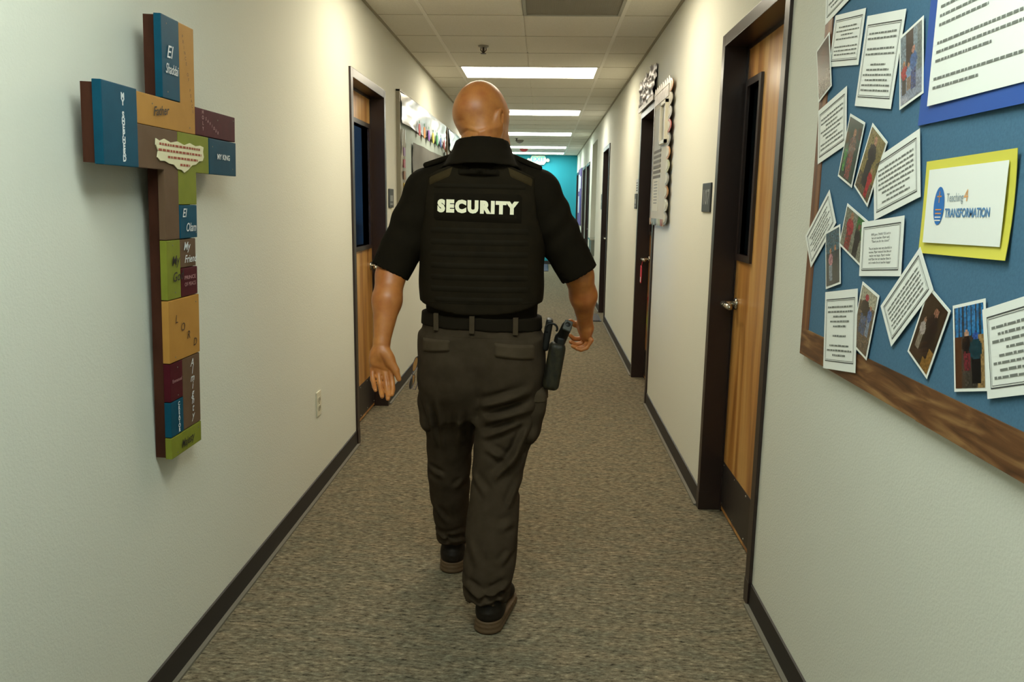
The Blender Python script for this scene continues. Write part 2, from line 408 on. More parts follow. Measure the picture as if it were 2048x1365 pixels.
# return air vent: perforated panel in a grey frame
xa, xb, ya, yb = (G0+G1)/2, G1-.012, YT-4*S_, YT-3*S_
t = thing('air_vent', ((xa+xb)/2, (ya+yb)/2, ZC), 'square grey return air grille in the ceiling before the first light panel', 'vent')
mb = MB(); e = .02; gm = mat('vent_frame', '#a7a498', .5)
for q in ((xa, xb, ya, ya+e), (xa, xb, yb-e, yb), (xa, xa+e, ya+e, yb-e), (xb-e, xb, ya+e, yb-e)): mb.box((q[0], q[2], ZC-.004), (q[1], q[3], ZC+.02))
mb.build('frame', gm, t)
MB().box((xa+e, ya+e, ZC+.012), (xb-e, yb-e, ZC+.02)).build('backing', mat('vent_dark', '#4c473c', .9), t)
mb = MB()
for yy in np.arange(ya+e+.005, yb-e, .0125): mb.box((xa+e, yy, ZC+.001), (xb-e, yy+.0085, ZC+.006))
for xx in np.arange(xa+e+.005, xb-e, .0125): mb.box((xx, ya+e, ZC+.0015), (xx+.0035, yb-e, ZC+.0055))
tag(mb.build('egg_crate_grille', mat('vent_grille', '#8f887a', .6), t), kind='stuff')

# sprinkler
t = thing('fire_sprinkler', (-.468, 6.046, ZC), 'small dark sprinkler head hanging from the ceiling tile', 'sprinkler')
sm = mat('sprinkler_metal', '#4a3f38', .4, metal=.7)
MB().lathe([(.04, 0), (.038, -.008), (.012, -.012)], (-.468, 6.046, ZC+.001), 18).build('escutcheon', mat('escutcheon', '#9c968a', .4, metal=.5), t, True)
MB().tube([(-.468, 6.046, ZC), (-.468, 6.046, ZC-.05)], .009, 8).build('stem', sm, t, True)
MB().tube([(-.468-.018, 6.046, ZC-.012), (-.468-.02, 6.046, ZC-.03), (-.468, 6.046, ZC-.05)], .004, 6).tube([(-.468+.018, 6.046, ZC-.012), (-.468+.02, 6.046, ZC-.03), (-.468, 6.046, ZC-.05)], .004, 6).build('yoke', sm, t, True)
MB().lathe([(.005, 0), (.022, -.003), (.022, -.005), (.003, -.006)], (-.468, 6.046, ZC-.05), 12).build('deflector', sm, t)
# detectors
def detector(y, x, col, label, strobe=False, r_=.075):
    t = thing('ceiling_detector' if not strobe else 'fire_alarm_strobe', (x, y, ZC), label, 'detector' if not strobe else 'alarm')
    m = mat('det_'+col, col, .5)
    MB().lathe([(r_, 0), (r_, -.015), (r_*.8, -.035), (r_*.45, -.05), (0.001, -.052)], (x, y, ZC+.002), 22).build('body', m, t, True)
    MB().lathe([(.02, 0), (.016, -.014), (.001, -.016)], (x, y, ZC-.05), 12).build('lens', mat('lens', '#c9c9c9', .2), t, True)
detector(14.6, -.46, '#8f8378', 'round grey detector on the ceiling before the red strobe')
detector(16.95, -.44, '#b23a38', 'red round alarm strobe on the far ceiling', True, .085)
t = thing('fire_sprinkler', (-.5, 13.3+.9, ZC), 'tiny far sprinkler head before the round grey detector', 'sprinkler')
MB().lathe([(.035, 0), (.012, -.01), (.009, -.04), (.02, -.045), (.003, -.05)], (-.5, 14.2, ZC+.001), 12).build('head', sm, t)

# exit sign on the end wall (octagonal combo unit with lamp heads)
t = thing('exit_sign', (-.147, YE, 2.44), 'white exit sign with green letters high on the teal wall', 'exit sign')
pts = []; cx, cz, hw, hh = -.147, 2.44, .185, .105
for (a, b) in ((-1, -.35), (-.72, -1), (.72, -1), (1, -.35), (1, .35), (.82, 1), (-.82, 1), (-1, .35)): pts.append((cx+a*hw, cz+b*hh))
MB().prism(pts, YE-.05, YE, 1).build('housing', mat('exit_housing', '#e9e2cf', .5), t)
pl = Plane((cx, YE-.05, cz+.02), (1, 0, 0), (0, 0, 1), (0, -1, 0))
pl_text(pl, 'EXIT', 0, 0, .15, mat('exit_green', '#2bd87a', .4, emit=((.1, .9, .4), 1.2)), t, 'lettering', d=.003, bold=.004)
for sx in (-1, 1): MB().lathe([(.0, -.05), (.04, -.045), (.045, -.01), (.03, .02)], (cx+sx*.225, YE-.04, cz), 14, 1).build('lamp_head', MATS['exit_housing'], t, True)

# floor mats
def floor_mat(x0, x1, y0, y1, col, label):
    t = thing('floor_mat', ((x0+x1)/2, (y0+y1)/2, 0), label, 'mat')
    MB().box((x0, y0, .0), (x1, y1, .006)).build('rubber_edge', M_black, t); MB().box((x0+.02, y0+.02, .005), (x1-.02, y1-.02, .012)).build('pile', mat('matpile'+col, col, .95, noise=(120, .7, '#3a3736'), bump=(200, .5, .004)), t)
floor_mat(.44, XR-.03, 9.55, 10.2, '#5e5654', 'grey floor mat by the dark door on the right')
floor_mat(-.6, .14, 16.8, 18.75, '#4a4d63', 'blue-grey floor mat before the teal end wall')

# drinking fountain
t = thing('drinking_fountain', (XR+.2, 12.4, .6), 'stainless steel drinking fountain in the far right alcove', 'fountain')
MB().box((XR-.03, 12.12, .64), (XR+.48, 12.68, .88)).build('cabinet', mat('fountain_side', '#7d8078', .4, metal=.8), t, bevel=.01)
MB().box((XR-.05, 12.1, .88), (XR+.48, 12.7, .905)).build('basin', M_steel, t, bevel=.006)
MB().tube([(XR+.04, 12.2, .9), (XR+.04, 12.2, .95), (XR+.06, 12.22, .965)], .016, 10).build('bubbler', M_steel, t, True)
MB().box((XR-.036, 12.3, .68), (XR-.03, 12.5, .74)).build('push_bar', M_black, t)

# ------------------------------------------------------------------ small wall fixtures
def room_plate(side, y, z, w_, h, label, txt=None, small=False):
    t = thing('room_sign', (XR if side == 'R' else XL, y, z), label, 'room sign')
    pl = wall_plane(side, y, z)
    s = -1 if side == 'R' else 1; x = XR if side == 'R' else XL
    MB().box((x, y-w_/2, z-h/2), (x+s*.008, y+w_/2, z+h/2)).build('plate', M_black, t, bevel=.004)
    if txt:
        for i, ch in enumerate(txt): pl_text(pl, ch, (i-1)*w_*.27, -.002, .1, mat('plate_grey', '#8d9090', .5), t, 'digit', d=.0088, bold=.001)
    else: pl_quads(pl, [(-w_*.3, -.02, w_*.3, .02), (-w_*.3, -.045, w_*.3, -.035)], mat('plate_grey', '#8d9090', .5), t, 'braille_panel', d=.0088)
room_plate('R', 3.777, 1.455, .19, .135, 'black room sign numbered 107 beside the nearest right door', '107')
room_plate('L', 5.525, 1.44, .165, .13, 'dark room sign by the left door with the glass pane')
room_plate('R', 6.65, 1.45, .15, .125, 'dark room sign past the decorated right door')
room_plate('R', 10.55, 1.46, .16, .2, 'dark room sign past the door by the grey mat')
t = thing('paper_notice', (XR, 6.62, 1.58), 'small pale notice above the room sign past the decorated door', 'notice')
pl_slab(wall_plane('R', 6.62, 1.575), .13, .11, .002, mat('notice_blue', '#b9c0c4', .6), 'sheet', t)
pl_quads(wall_plane('R', 6.62, 1.575), [(-.05, .02-.02*i, .05, .027-.02*i) for i in range(4)], M_ink, t, 'print', d=.003)
t = thing('light_switch', (XL, 5.585, 1.325), 'white light switch under the left room sign', 'switch')
MB().box((XL, 5.55, 1.27), (XL+.006, 5.62, 1.385)).build('plate', mat('ivory', '#d8d3bd', .4), t, bevel=.002)
MB().box((XL+.006, 5.577, 1.312), (XL+.012, 5.593, 1.343)).build('toggle', mat('ivory2', '#b9b39c', .4), t)
t = thing('wall_outlet', (XL, 3.645, .445), 'ivory power outlet low on the left wall', 'outlet')
ym, zm = 3.64, .445; iv = MATS['ivory']
MB().box((XL, ym-.037, zm-.06), (XL+.006, ym+.037, zm+.06)).build('plate', iv, t, bevel=.002)
for q in (-.02, .02):
    o = MB().prism([(ym+.017*math.cos(a)*1.0, zm+q+max(-.013, min(.013, .017*math.sin(a)))) for a in np.linspace(0, 2*math.pi, 20, endpoint=False)], XL+.006, XL+.0085, 0).build('receptacle', MATS['ivory2'], t)
    mb = MB()
    for dy in (-.006, .006): mb.box((XL+.0085, ym+dy-.001, zm+q-.004), (XL+.009, ym+dy+.001, zm+q+.006))
    mb.build('slots', M_black, o)
MB().lathe([(.003, 0), (.003, .0015)], (XL+.006, ym, zm), 8, 0).build('screw', M_steel, t)

# ------------------------------------------------------------------ cross of painted blocks
Y0c, Z0c = 2.056, .693
cr = thing('wooden_cross', (XL, (2.056+2.247)/2, Z0c), 'large wall cross of painted wooden blocks on dark boards', 'cross')
LEAN = Matrix.Translation((XL+.001, 0, Z0c)) @ Matrix.Rotation(R(2.05), 4, 'Y') @ Matrix.Translation((-XL, 0, -Z0c))
def lean(o_or_mesh):
    o_or_mesh.data.transform(LEAN); return o_or_mesh
M_back = mat('dark_board', '#33190f', .6, noise=(14, .7, '#4f2d20', (1, 1, .35)), spec=.12, bump=(40, .3, .002))
pc = {'blue': mat('block_blue', '#0a465c', .5, noise=(25, .25, '#10566e'), spec=.12), 'teal': mat('block_teal', '#0b4055', .5, noise=(25, .25, '#115066'), spec=.12),
      'tan': mat('block_tan', '#b5833f', .55, noise=(18, .4, '#a27334'), spec=.12), 'maroon': mat('block_maroon', '#47111b', .5, noise=(25, .4, '#571a26'), spec=.12),
      'taupe': mat('block_taupe', '#634c39', .6, noise=(20, .4, '#6e5744'), spec=.12), 'green': mat('block_green', '#7f842f', .55, noise=(20, .35, '#6d7226'), spec=.12)}
b1, b2, z_t, z_a, z_b = .0295, .048, 1.88, 1.672, 1.489
lean(MB().prism([(2.06, .697), (2.243, .697), (2.243, 1.492), (2.535, 1.492), (2.535, 1.668), (2.243, 1.668), (2.243, 1.876), (2.06, 1.876), (2.06, 1.668), (1.77, 1.668), (1.77, 1.492), (2.06, 1.492)], XL+.001, XL+b1, 0).build('backing_board', M_back, cr))
def block(col, poly, label=None, dx=0):
    mb = MB(); e = .0008; cyy = sum(p[0] for p in poly)/len(poly); czz = sum(p[1] for p in poly)/len(poly)
    mb.prism(poly, XL+b1, XL+b2+dx, 0)
    o = mb.build('block', pc[col], cr, bevel=.0022); lean(o)
    if label: o['label'] = label
    return o
def rect(a, b, c, d): g = .0007; return [(a+g, c+g), (b-g, c+g), (b-g, d-g), (a+g, d-g)]
B = {}
B['shad'] = block('blue', rect(2.056, 2.156, 1.672, 1.88), 'blue block at the top', .001)
g = .0007
B['tan'] = block('tan', [(1.922, 1.595), (2.247, 1.595), (2.247, 1.879), (2.157, 1.879), (2.157, 1.671), (1.922, 1.671)], 'tan L-shaped block')
B['shep'] = block('blue', rect(1.765, 1.921, 1.488, 1.675), 'blue block ending the left arm', .003)
B['mar'] = block('maroon', rect(2.248, 2.54, 1.595, 1.673), 'maroon block on the right arm', -.001)
B['taupe'] = block('taupe', [(1.922, 1.489), (2.056, 1.489), (2.056, 1.305), (2.135, 1.305), (2.135, 1.594), (1.922, 1.594)], 'taupe L-shaped block')
B['green'] = block('green', [(2.136, 1.399), (2.247, 1.399), (2.247, 1.489), (2.334, 1.489), (2.334, 1.594), (2.136, 1.594)], 'olive green block at the centre')
B['king'] = block('teal', rect(2.335, 2.54, 1.488, 1.594), 'dark teal block ending the right arm', .001)
B['olam'] = block('blue', rect(2.136, 2.245, 1.305, 1.398), None, .001)
B['god'] = block('green', rect(2.056, 2.136, 1.142, 1.304))
B['friend'] = block('taupe', rect(2.136, 2.236, 1.224, 1.304), None, -.001)
B['mar2'] = block('maroon', rect(2.136, 2.242, 1.142, 1.223))
B['lord'] = block('tan', rect(2.056, 2.247, .967, 1.141), None, .001)
B['mar3'] = block('maroon', rect(2.056, 2.133, .858, .966))
B['alm'] = block('taupe', rect(2.133, 2.245, .756, .966))
B['crea'] = block('blue', rect(2.056, 2.133, .756, .857))
B['maj'] = block('green', rect(2.056, 2.247, .693, .755))
wp = mat('white_lettering', '#d8dde0', .6); bp_ = mat('black_lettering', '#1f1a14', .6); pk = mat('pink_lettering', '#b98a8c', .6); br = mat('brown_lettering', '#4a2f16', .6)
def ctext(key, txt, y, z, size, m, rot=0, fit=None, dx=0, **k):
    pl = wall_plane('L', y, z, 0, b2+dx)
    lean(pl_text(pl, txt, 0, 0, size, m, B[key], 'lettering', d=.0032, rot=rot, fit=fit, **k))
ctext('shad', 'El', 2.095, 1.79, .045, wp, shear=.35, rot=2, bold=.0003)
ctext('shad', 'Shaddai', 2.107, 1.748, .036, wp, shear=.35, fit=.072, bold=.0003)
def cstack(key, txt, y, z0, dz, size, m, dy=0, **k):
    for i, ch in enumerate(txt):
        if ch != ' ': ctext(key, ch, y+dy*i, z0-dz*i, size, m, **k)
cstack('shep', 'MY SHEPHERD', 1.855, 1.649, .0143, .0195, wp, bold=.001)
cstack('tan', 'PRINCE OF PEACE', 2.172, 1.845, .0135, .013, br, dy=.004)
ctext('tan', 'Father', 2.04, 1.636, .032, bp_, shear=.4, rot=8, bold=.0004)
cstack('mar', 'HOLY', 2.292, 1.662, .0155, .015, pk)
cstack('mar', 'SAVIOUR', 2.312, 1.645, .0055, .013, pk, dy=.014, shear=.2)
ctext('king', 'MY KING', 2.437, 1.542, .022, wp, fit=.095, bold=.0006)
ctext('olam', 'El', 2.16, 1.375, .034, wp, shear=.3, bold=.0003); ctext('olam', 'Olam', 2.2, 1.335, .034, wp, shear=.3, fit=.062, bold=.0003)
ctext('god', 'My', 2.1, 1.247, .036, bp_, shear=.3, rot=5, bold=.0003); ctext('god', 'God', 2.112, 1.203, .036, bp_, shear=.3, rot=5, bold=.0003)
ctext('friend', 'My', 2.17, 1.283, .032, wp, shear=.3, bold=.0003); ctext('friend', 'Friend', 2.192, 1.247, .03, wp, shear=.3, fit=.078, bold=.0003)
ctext('mar2', 'PRINCE', 2.188, 1.195, .015, pk, fit=.07); ctext('mar2', 'OF PEACE', 2.188, 1.176, .015, pk, fit=.07)
for ch, y, z in (('L', 2.098, 1.085), ('O', 2.135, 1.058), ('R', 2.17, 1.03), ('D', 2.21, 1.003)): ctext('lord', ch, y, z, .032, br, shear=.2, bold=.0003)
ctext('mar3', 'Emmanuel', 2.093, .915, .014, pk, fit=.055)
cstack('alm', 'Almighty', 2.187, .945, .0225, .032, wp, shear=.3, bold=.0002)
cstack('crea', 'CREATOR', 2.1, .845, .0128, .0155, wp, bold=.0006)
ctext('maj', 'Majesty', 2.15, .722, .034, bp_, shear=.4, rot=3, fit=.085, bold=.0004)
# torn paper verse
tp = [(2.01, 1.566), (2.03, 1.561), (2.055, 1.568), (2.09, 1.561), (2.13, 1.567), (2.17, 1.56), (2.205, 1.568), (2.24, 1.562), (2.27, 1.566), (2.292, 1.563), (2.288, 1.55), (2.293, 1.535), (2.284, 1.524), (2.262, 1.522), (2.24, 1.512), (2.215, 1.508), (2.19, 1.495), (2.165, 1.486), (2.15, 1.493), (2.125, 1.494), (2.105, 1.505), (2.08, 1.506), (2.055, 1.512), (2.03, 1.511), (2.015, 1.519), (2.02, 1.535), (2.008, 1.55)]
o = lean(MB().prism(tp, XL+b2+.001, XL+b2+.0035, 0).build('torn_paper', mat('torn_paper', '#ded5b0', .8), cr)); o['label'] = 'torn cream paper with a printed verse'
pl = wall_plane('L', 2.15, 1.53, 0, b2)
rt = mat('verse_ink', '#9a4a33', .8); rnd = random.Random(4); qs = []
for z, a, b in ((.024, -.125, .12), (.009, -.13, .125), (-.007, -.08, .1), (-.024, -.01, .05)):
    x = a
    while x < b: w_ = rnd.uniform(.008, .02); qs.append((x, z-.003, min(x+w_, b), z+.003)); x += w_+.004
lean(pl_quads(pl, qs, rt, o, 'verse', d=.0042))
mb = MB()
for (y, z) in ((1.80, 1.655), (1.80, 1.5), (1.905, 1.51), (2.085, 1.86), (2.085, 1.69), (2.0, 1.65), (2.21, 1.61), (2.4, 1.65), (2.52, 1.66), (2.36, 1.57), (2.51, 1.51), (2.235, 1.32), (2.09, 1.29), (2.1, 1.16), (2.09, .98), (2.225, 1.12), (2.1, .87), (2.1, .95), (2.09, .705), (2.225, .74)):
    lean(MB().lathe([(.0022, 0), (.002, .0006)], (XL+b2+.0012, y, z), 6, 0).build('nail_head', mat('nail', '#6d6658', .5), cr))
lean(MB().box((XL+.0, 2.14, 1.83), (XL+.0012, 2.16, 1.86)).build('hanger', M_steel, cr))

# ------------------------------------------------------------------ bulletin board
bb = thing('bulletin_board', (XR, 1.0, 1.0), 'large blue fabric bulletin board with a wood-print border', 'board')
M_felt = mat('blue_felt', '#456d88', .95, noise=(160, .5, '#3b607a'), bump=(300, .4, .001))
MB().box((XR-.002, -.2, 1.0), (XR-.017, 2.258, 2.2)).build('panel', M_felt, bb)
M_bw = wood_mat('border_wood', '#39210f', '#6b4526', '#9a7448', rough=.5, scale=(1, 2.2, 16), coat=0, wave=2.6)
M_bwv = wood_mat('border_wood_side', '#583420', '#75492a', '#8a6039', rough=.5, scale=(1, 30, 1.5), coat=0, wave=1.4)
yy = 2.262
for i, ln in enumerate((.72, .62, .62, .5)):
    MB().box((XR-.002, yy, .996-.001*i), (XR-.0195-.0006*(i % 2), yy-ln, 1.072)).build('border_strip', M_bw, bb); yy -= ln
MB().box((XR-.002, 2.262, 1.072), (XR-.0198, 2.208, 1.62)).build('border_strip', M_bwv, bb); MB().box((XR-.002, 2.2605, 1.62), (XR-.0204, 2.207, 2.2)).build('border_strip', M_bwv, bb)
MB().box((XR-.002, 2.207, 2.13), (XR-.0195, -.2, 2.203)).build('border_strip', M_bw, bb)
OFF = .0205
NAMES = random.Random(7)
def card(y, z, w_, h, ang, label, lines, seed, d=0, text=None, title_gap=None, curl=.006):
    t = thing('printed_card', (XR-OFF, y, z), label, 'card', 'white message cards pinned on the board')
    pl = wall_plane('R', y, z, ang, OFF+d)
    pl_slab(pl, w_, h, .0006, M_white, 'sheet', t, curl=0, seed=seed)
    ly = h*.36; qs = []
    mx, my = w_*.44, h*.40
    for k, th in ((0, .0022), (.0045, .001)):
        a, b = mx-k, my-k
        qs += [(-a, b-th, a, b), (-a, -b, a, -b+th), (-a, -b, -a+th*.6, b), (a-th*.6, -b, a, b)]
    pl_quads(pl, qs, M_ink, t, 'ruled_border', d=.0012)
    if text:
        n = len(text); dz = (my*2-.03)/n
        for i, s in enumerate(text):
            if s: pl_text(pl, s, 0, my-.018-dz*(i+.25), dz*.95, M_ink, t, 'text_line', d=.0014, fit=min(w_*.8, len(s)*dz*.42))
    else:
        rnd = random.Random(seed); n = lines; dz = (my*2-.026)/n; ql = []
        for i in range(n):
            if title_gap and i in title_gap: continue
            half = w_*rnd.choice((.38, .38, .36, .3, .2)); x = -half; zc_ = my-.016-dz*(i+.4)
            while x < half:
                ww = rnd.uniform(.006, .021)*w_/.2; e = min(x+ww, half); hgt = dz*.17
                ql.append((x, zc_-hgt, e, zc_+hgt*rnd.choice((.9, 1.2)))); x = e+.0026
        pl_quads(pl, ql, mat('ink_soft', '#74766f', .8), t, 'text_lines', d=.0014)['kind'] = 'stuff'
    return t
card(2.17, 1.985, .205, .14, 9, 'white card cut off by the top edge, overlapping the wood border', 7, 11)
card(2.094, 1.831, .204, .127, -8, 'upper white card left of the long card', 8, 12, title_gap=(4,))
card(1.88, 1.742, .209, .202, -8.7, 'long white card beside the photo of people in blue', 12, 13, title_gap=(2, 5), d=.001)
card(2.145, 1.622, .20, .148, 11, 'tilted white card over the left border, below the dark brown photo', 8, 14, d=.001)
card(1.733, 1.479, .216, .139, 13.5, 'tilted white card touching the red-dress photo, above the Piper card', 8, 15, d=.002)
card(2.17, 1.354, .206, .108, 38.3, 'steeply tilted white card on the left border', 6, 16, d=.001)
card(1.774, 1.327, .216, .126, 5, 'white card whose text begins with Piper, below the tilted card', 8, 17, d=.0025,
     text=['PIPER gave a THANK YOU card to', 'her art teacher. Piper said,', '"Thank you for the classes!"', '', 'The art teacher was very thankful to', 'receive. Piper noticed that the art', 'teacher was happy. Piper\'s mother', 'told Piper her art teacher liked it', 'and it made the art teacher happy!'])
card(1.965, 1.11, .211, .201, 8.7, 'long white card hanging over the bottom wood border', 11, 18, d=.003, title_gap=(5, 7))
card(1.633, 1.23, .207, .106, 42, 'steeply tilted white card below the yellow-backed sheet', 6, 19, d=.002)
card(1.225, 1.205, .21, .152, 18, 'white card cut off by the right edge beside the blue-sky photo', 8, 20, d=.002)
card(1.09, 1.40, .2, .14, 10, 'white card only just entering at the right edge', 8, 21, d=.002)

M_photo = mat_attr('photo_print', .25, .4)
def blob(u, v, cu, cv, ru, rv_): return ((u-cu)/ru)**2+((v-cv)/rv_)**2 < 1
def photo(y, z, w_, h, ang, label, fn, d=0, seed=0):
    t = thing('photo_print', (XR-OFF, y, z), label, 'photo', 'snapshots pinned on the board')
    pl = wall_plane('R', y, z, ang, OFF+d)
    pl_slab(pl, w_, h, .0006, M_white, 'sheet', t, seed=seed)
    nx, ny = (26, 38) if h >= w_ else (38, 26); e = .006; rnd = random.Random(seed)
    mb = MB(); cols = []
    for j in range(ny):
        for i in range(nx):
            u0_, u1_, v0_, v1_ = i/nx, (i+1)/nx, j/ny, (j+1)/ny; n = len(mb.v)
            for (uu, vv) in ((u0_, v0_), (u1_, v0_), (u1_, v1_), (u0_, v1_)): mb.v.append(pl.P((uu-.5)*(w_-2*e), (vv-.5)*(h-2*e), .0012))
            mb.f.append((n, n+1, n+2, n+3))
            c = lin(fn((u0_+u1_)/2, (v0_+v1_)/2)); k = rnd.uniform(.45, .95)
            cols += [tuple(min(1, x*k) for x in c[:3])+(1,)]*4
    me = bpy.data.meshes.new('picture'); me.from_pydata(mb.v, [], mb.f); me.materials.append(M_photo)
    at = me.color_attributes.new('print', 'FLOAT_COLOR', 'CORNER'); at.data.foreach_set('color', np.array(cols, 'f').ravel())
    link('picture', me, t); return t
def people(bg, figs):
    def fn(u, v):
        c = bg(u, v)
        for (cu, base, hgt, wd, shirt, pants, skin) in figs:
            if blob(u, v, cu, base+hgt*.92, wd*.42, hgt*.085): c = skin
            elif blob(u, v, cu, base+hgt*.66, wd, hgt*.2): c = shirt
            elif abs(u-cu) < wd*.7 and base < v < base+hgt*.5: c = pants
        return c
    return fn
sk = '#b98566'
photo(2.235, 1.785, .098, .153, 19, 'dark brown photo over the left border at the top', people(lambda u, v: '#3b2a22' if v > .4 else '#6d6258', [(.5, .35, .55, .3, '#5b2f24', '#3a3734', '#7a5a48')]), .003, 1)
photo(1.711, 1.706, .104, .157, 12, 'photo of people in blue and red on a doorstep', people(lambda u, v: ('#2a1c22' if .25 < u < .6 else ('#7f93a0' if u < .8 else '#6d7a7c')) if v > .35 else '#8f9ab0', [(.62, .12, .62, .17, '#3c6aa8', '#3a4f86', '#c58a78'), (.18, .12, .5, .15, '#b52a35', '#2a2a34', sk), (.4, .15, .4, .12, '#7fa0c8', '#8d7466', sk)]), .002, 2)
photo(1.995, 1.552, .103, .157, -17.8, 'photo of a figure before green foliage', people(lambda u, v: '#234a3f' if (int(u*9)+int(v*13)) % 3 else '#1a2a20', [(.55, .02, .85, .24, '#7c5a4e', '#8c4a45', '#a5765c'), (.2, .1, .45, .12, '#3d8a3a', '#4f9a46', '#2f6a34')]), .002, 3)
photo(1.874, 1.511, .104, .16, -28.8, 'photo of a dark suit beside a small red dress', people(lambda u, v: '#8d7a45' if v > .3 else '#6d5a40', [(.45, .12, .82, .24, '#15131a', '#1a1820', sk), (.72, .02, .48, .15, '#c01f2c', '#b81e2a', sk)]), .0015, 4)
photo(2.055, 1.287, .102, .152, 14, 'photo with a child in pink, beside the steeply tilted left card', people(lambda u, v: '#55707c' if v > .6 else '#3a4348', [(.35, .08, .6, .16, '#c98a94', '#8a93a0', sk), (.7, .1, .6, .18, '#2b2f3a', '#20242c', sk)]), .002, 5)
photo(1.933, 1.351, .152, .108, -17, 'wide photo with red shirts above the Piper card edge', people(lambda u, v: '#3f7a3a' if u > .55 and v > .5 else '#8c8a78', [(.3, -.1, 1.05, .16, '#b83a42', '#8f3a34', sk), (.68, -.1, .95, .14, '#2a2326', '#1d1a1c', '#8a5a44')]), .0015, 6)
photo(1.823, 1.156, .1, .158, -13, 'photo beside the long lower card, dark coat and red cap', people(lambda u, v: '#b9b29a' if v > .75 else '#6d5a48', [(.42, .25, .68, .26, '#231a1a', '#4a5a7a', '#b03040'), (.75, .3, .5, .14, '#4a6aa5', '#7d8da5', sk)]), .002, 7)
photo(1.526, 1.177, .098, .154, -23, 'dark photo with a child in a white top, under the diagonal card', people(lambda u, v: '#3d3124' if u < .6 else ('#2f261f' if v > .35 else '#9a6f35'), [(.6, .15, .75, .24, '#241a1c', '#1d1719', '#a3705a'), (.25, .15, .5, .14, '#b9aaa2', '#8f8272', '#a9806a')]), .001, 8)
photo(1.376, 1.176, .105, .157, 14.3, 'photo with bright blue sky and dark trees', people(lambda u, v: ('#2f86c4' if (u*7 % 1) > .35 else '#1d4a63') if v > .62 else ('#5a3622' if u < .25 else ('#b08d5c' if u > .78 else '#4b443c')), [(.42, .2, .5, .17, '#151418', '#7a2f38', '#c59a80'), (.72, .05, .62, .22, '#16414c', '#121418', '#3560b0')]), .001, 9)

def backed_sheet(name, y, z, w_, h, ang, w2, h2, dy, dz, matb, label, cat):
    t = thing(name, (XR-OFF, y, z), label, cat)
    pl = wall_plane('R', y, z, ang, OFF); pl_slab(pl, w_, h, .001, matb, 'backing', t, curl=.004)
    pl2 = wall_plane('R', y+dy, z+dz, ang, OFF+.006); pl_slab(pl2, w2, h2, .0006, M_white, 'sheet', t)
    return t, pl2
t, pl = backed_sheet('logo_sheet', 1.449, 1.418, .302, .178, 1.0, .262, .139, -.004, .002, mat('yellow_card', '#d8cf4e', .7), 'white sheet with blue oval logo on yellow backing', 'poster')
circ = [(-.079+.0195*math.cos(a), .0355*math.sin(a)) for a in np.linspace(0, 2*math.pi, 28, endpoint=False)]
me = bpy.data.meshes.new('logo_disc'); me.from_pydata([pl.P(a, b, .0016) for a, b in circ], [], [tuple(range(28))]); me.materials.append(mat('logo_blue', '#1f6bb5', .6)); lg = link('logo_disc', me, t)
og = mat('logo_orange', '#d98f4a', .6)
pl_quads(pl, [(-.0802, .006, -.0778, .027), (-.087, .0165, -.071, .019)], og, lg, 'cross_mark', d=.002)
for (q, cc) in ((-.008, og), (-.015, og), (-.022, MATS['white_print_paper']), (-.028, MATS['white_print_paper'])):
    pl_quads(pl, [(-.09, q, -.068, q+.0022)], cc, lg, 'wave_mark', d=.002)
pl_text(pl, 'Teaching', -.024, .014, .022, mat('logo_grey', '#8a98a0', .7), t, 'lettering', d=.0016, fit=.058)
pl_text(pl, '4', .014, .016, .03, mat('logo_amber', '#e0a368', .7), t, 'lettering', d=.0016)
pl_text(pl, 'TRANSFORMATION', .02, -.014, .022, mat('logo_blue_text', '#4f7fae', .7), t, 'lettering', d=.0016, fit=.148, bold=.0006)
t, pl = backed_sheet('letter_sheet', 1.46, 1.745, .39, .335, 0, .345, .285, -.018, .008, mat('blue_card', '#1f4fa0', .7), 'white letter on royal blue backing at the top right', 'poster')
rnd = random.Random(31); ql = []
for i in range(15):
    if i in (3, 8, 12): continue
    x = -.155; e = .155 if i not in (2, 7, 11, 14) else rnd.uniform(-.02, .09)
    zc_ = .12-i*.0165
    while x < e: ww = rnd.uniform(.006, .02); ql.append((x, zc_-.0022, min(x+ww, e), zc_+.0026)); x += ww+.0028
pl_quads(pl, ql, mat('ink_soft', '#6a6c6a', .8), t, 'text_lines', d=.0016)['kind'] = 'stuff'

# ------------------------------------------------------------------ poster board with scalloped trim (right wall)
PB = .02
def yq(y): return 4.87+(y-4.80)*(5.60-4.87)/(5.44-4.80)
t = thing('poster_board', (XR, 5.1, 1.75), 'narrow pale poster board with scalloped foil trim by the decorated door', 'poster')
y0, y1, z0, z1 = 4.93, 5.60, 1.30, 2.17
MB().box((XR-.001, y0+.1, z0+.1), (XR-.0135, y0+.5, z1-.1)).build('mounting_strip', M_white, t)
MB().box((XR-.0135, y0, z0), (XR-PB, y1, z1)).build('panel', mat('pb_paper', '#bfb9a4', .7), t)
foil = mat('silver_foil', '#bdb9b2', .4, metal=.7, noise=(30, .7, '#8f7f78')); tr_cols = ['#b07a4a', '#c9c2b0', '#8f8a84', '#a8473e', '#7d7a74', '#c98a4a', '#b9b48c', '#9a938a']
nsc = 11; dz = (z1-z0)/nsc
for i in range(nsc):
    zc_ = z1-dz*(i+.5); m = mat('trim_'+str(i % 8), tr_cols[i % 8], .3, metal=.4)
    o = MB().prism([(y0+.012+.115*math.cos(a), zc_+dz*.52*math.sin(a)) for a in np.linspace(math.pi/2, 3*math.pi/2, 14)], XR-PB-.001, XR-PB-.006, 0).build('scallop', m, t)
    MB().prism([(y0+.012+.08*math.cos(a), zc_+dz*.36*math.sin(a)) for a in np.linspace(math.pi/2, 3*math.pi/2, 12)], XR-PB-.006, XR-PB-.0075, 0).build('scallop_inner', mat('trim_in', '#c4bda6', .4, metal=.2), o)
nty = 8; dy = (y1-y0)/nty
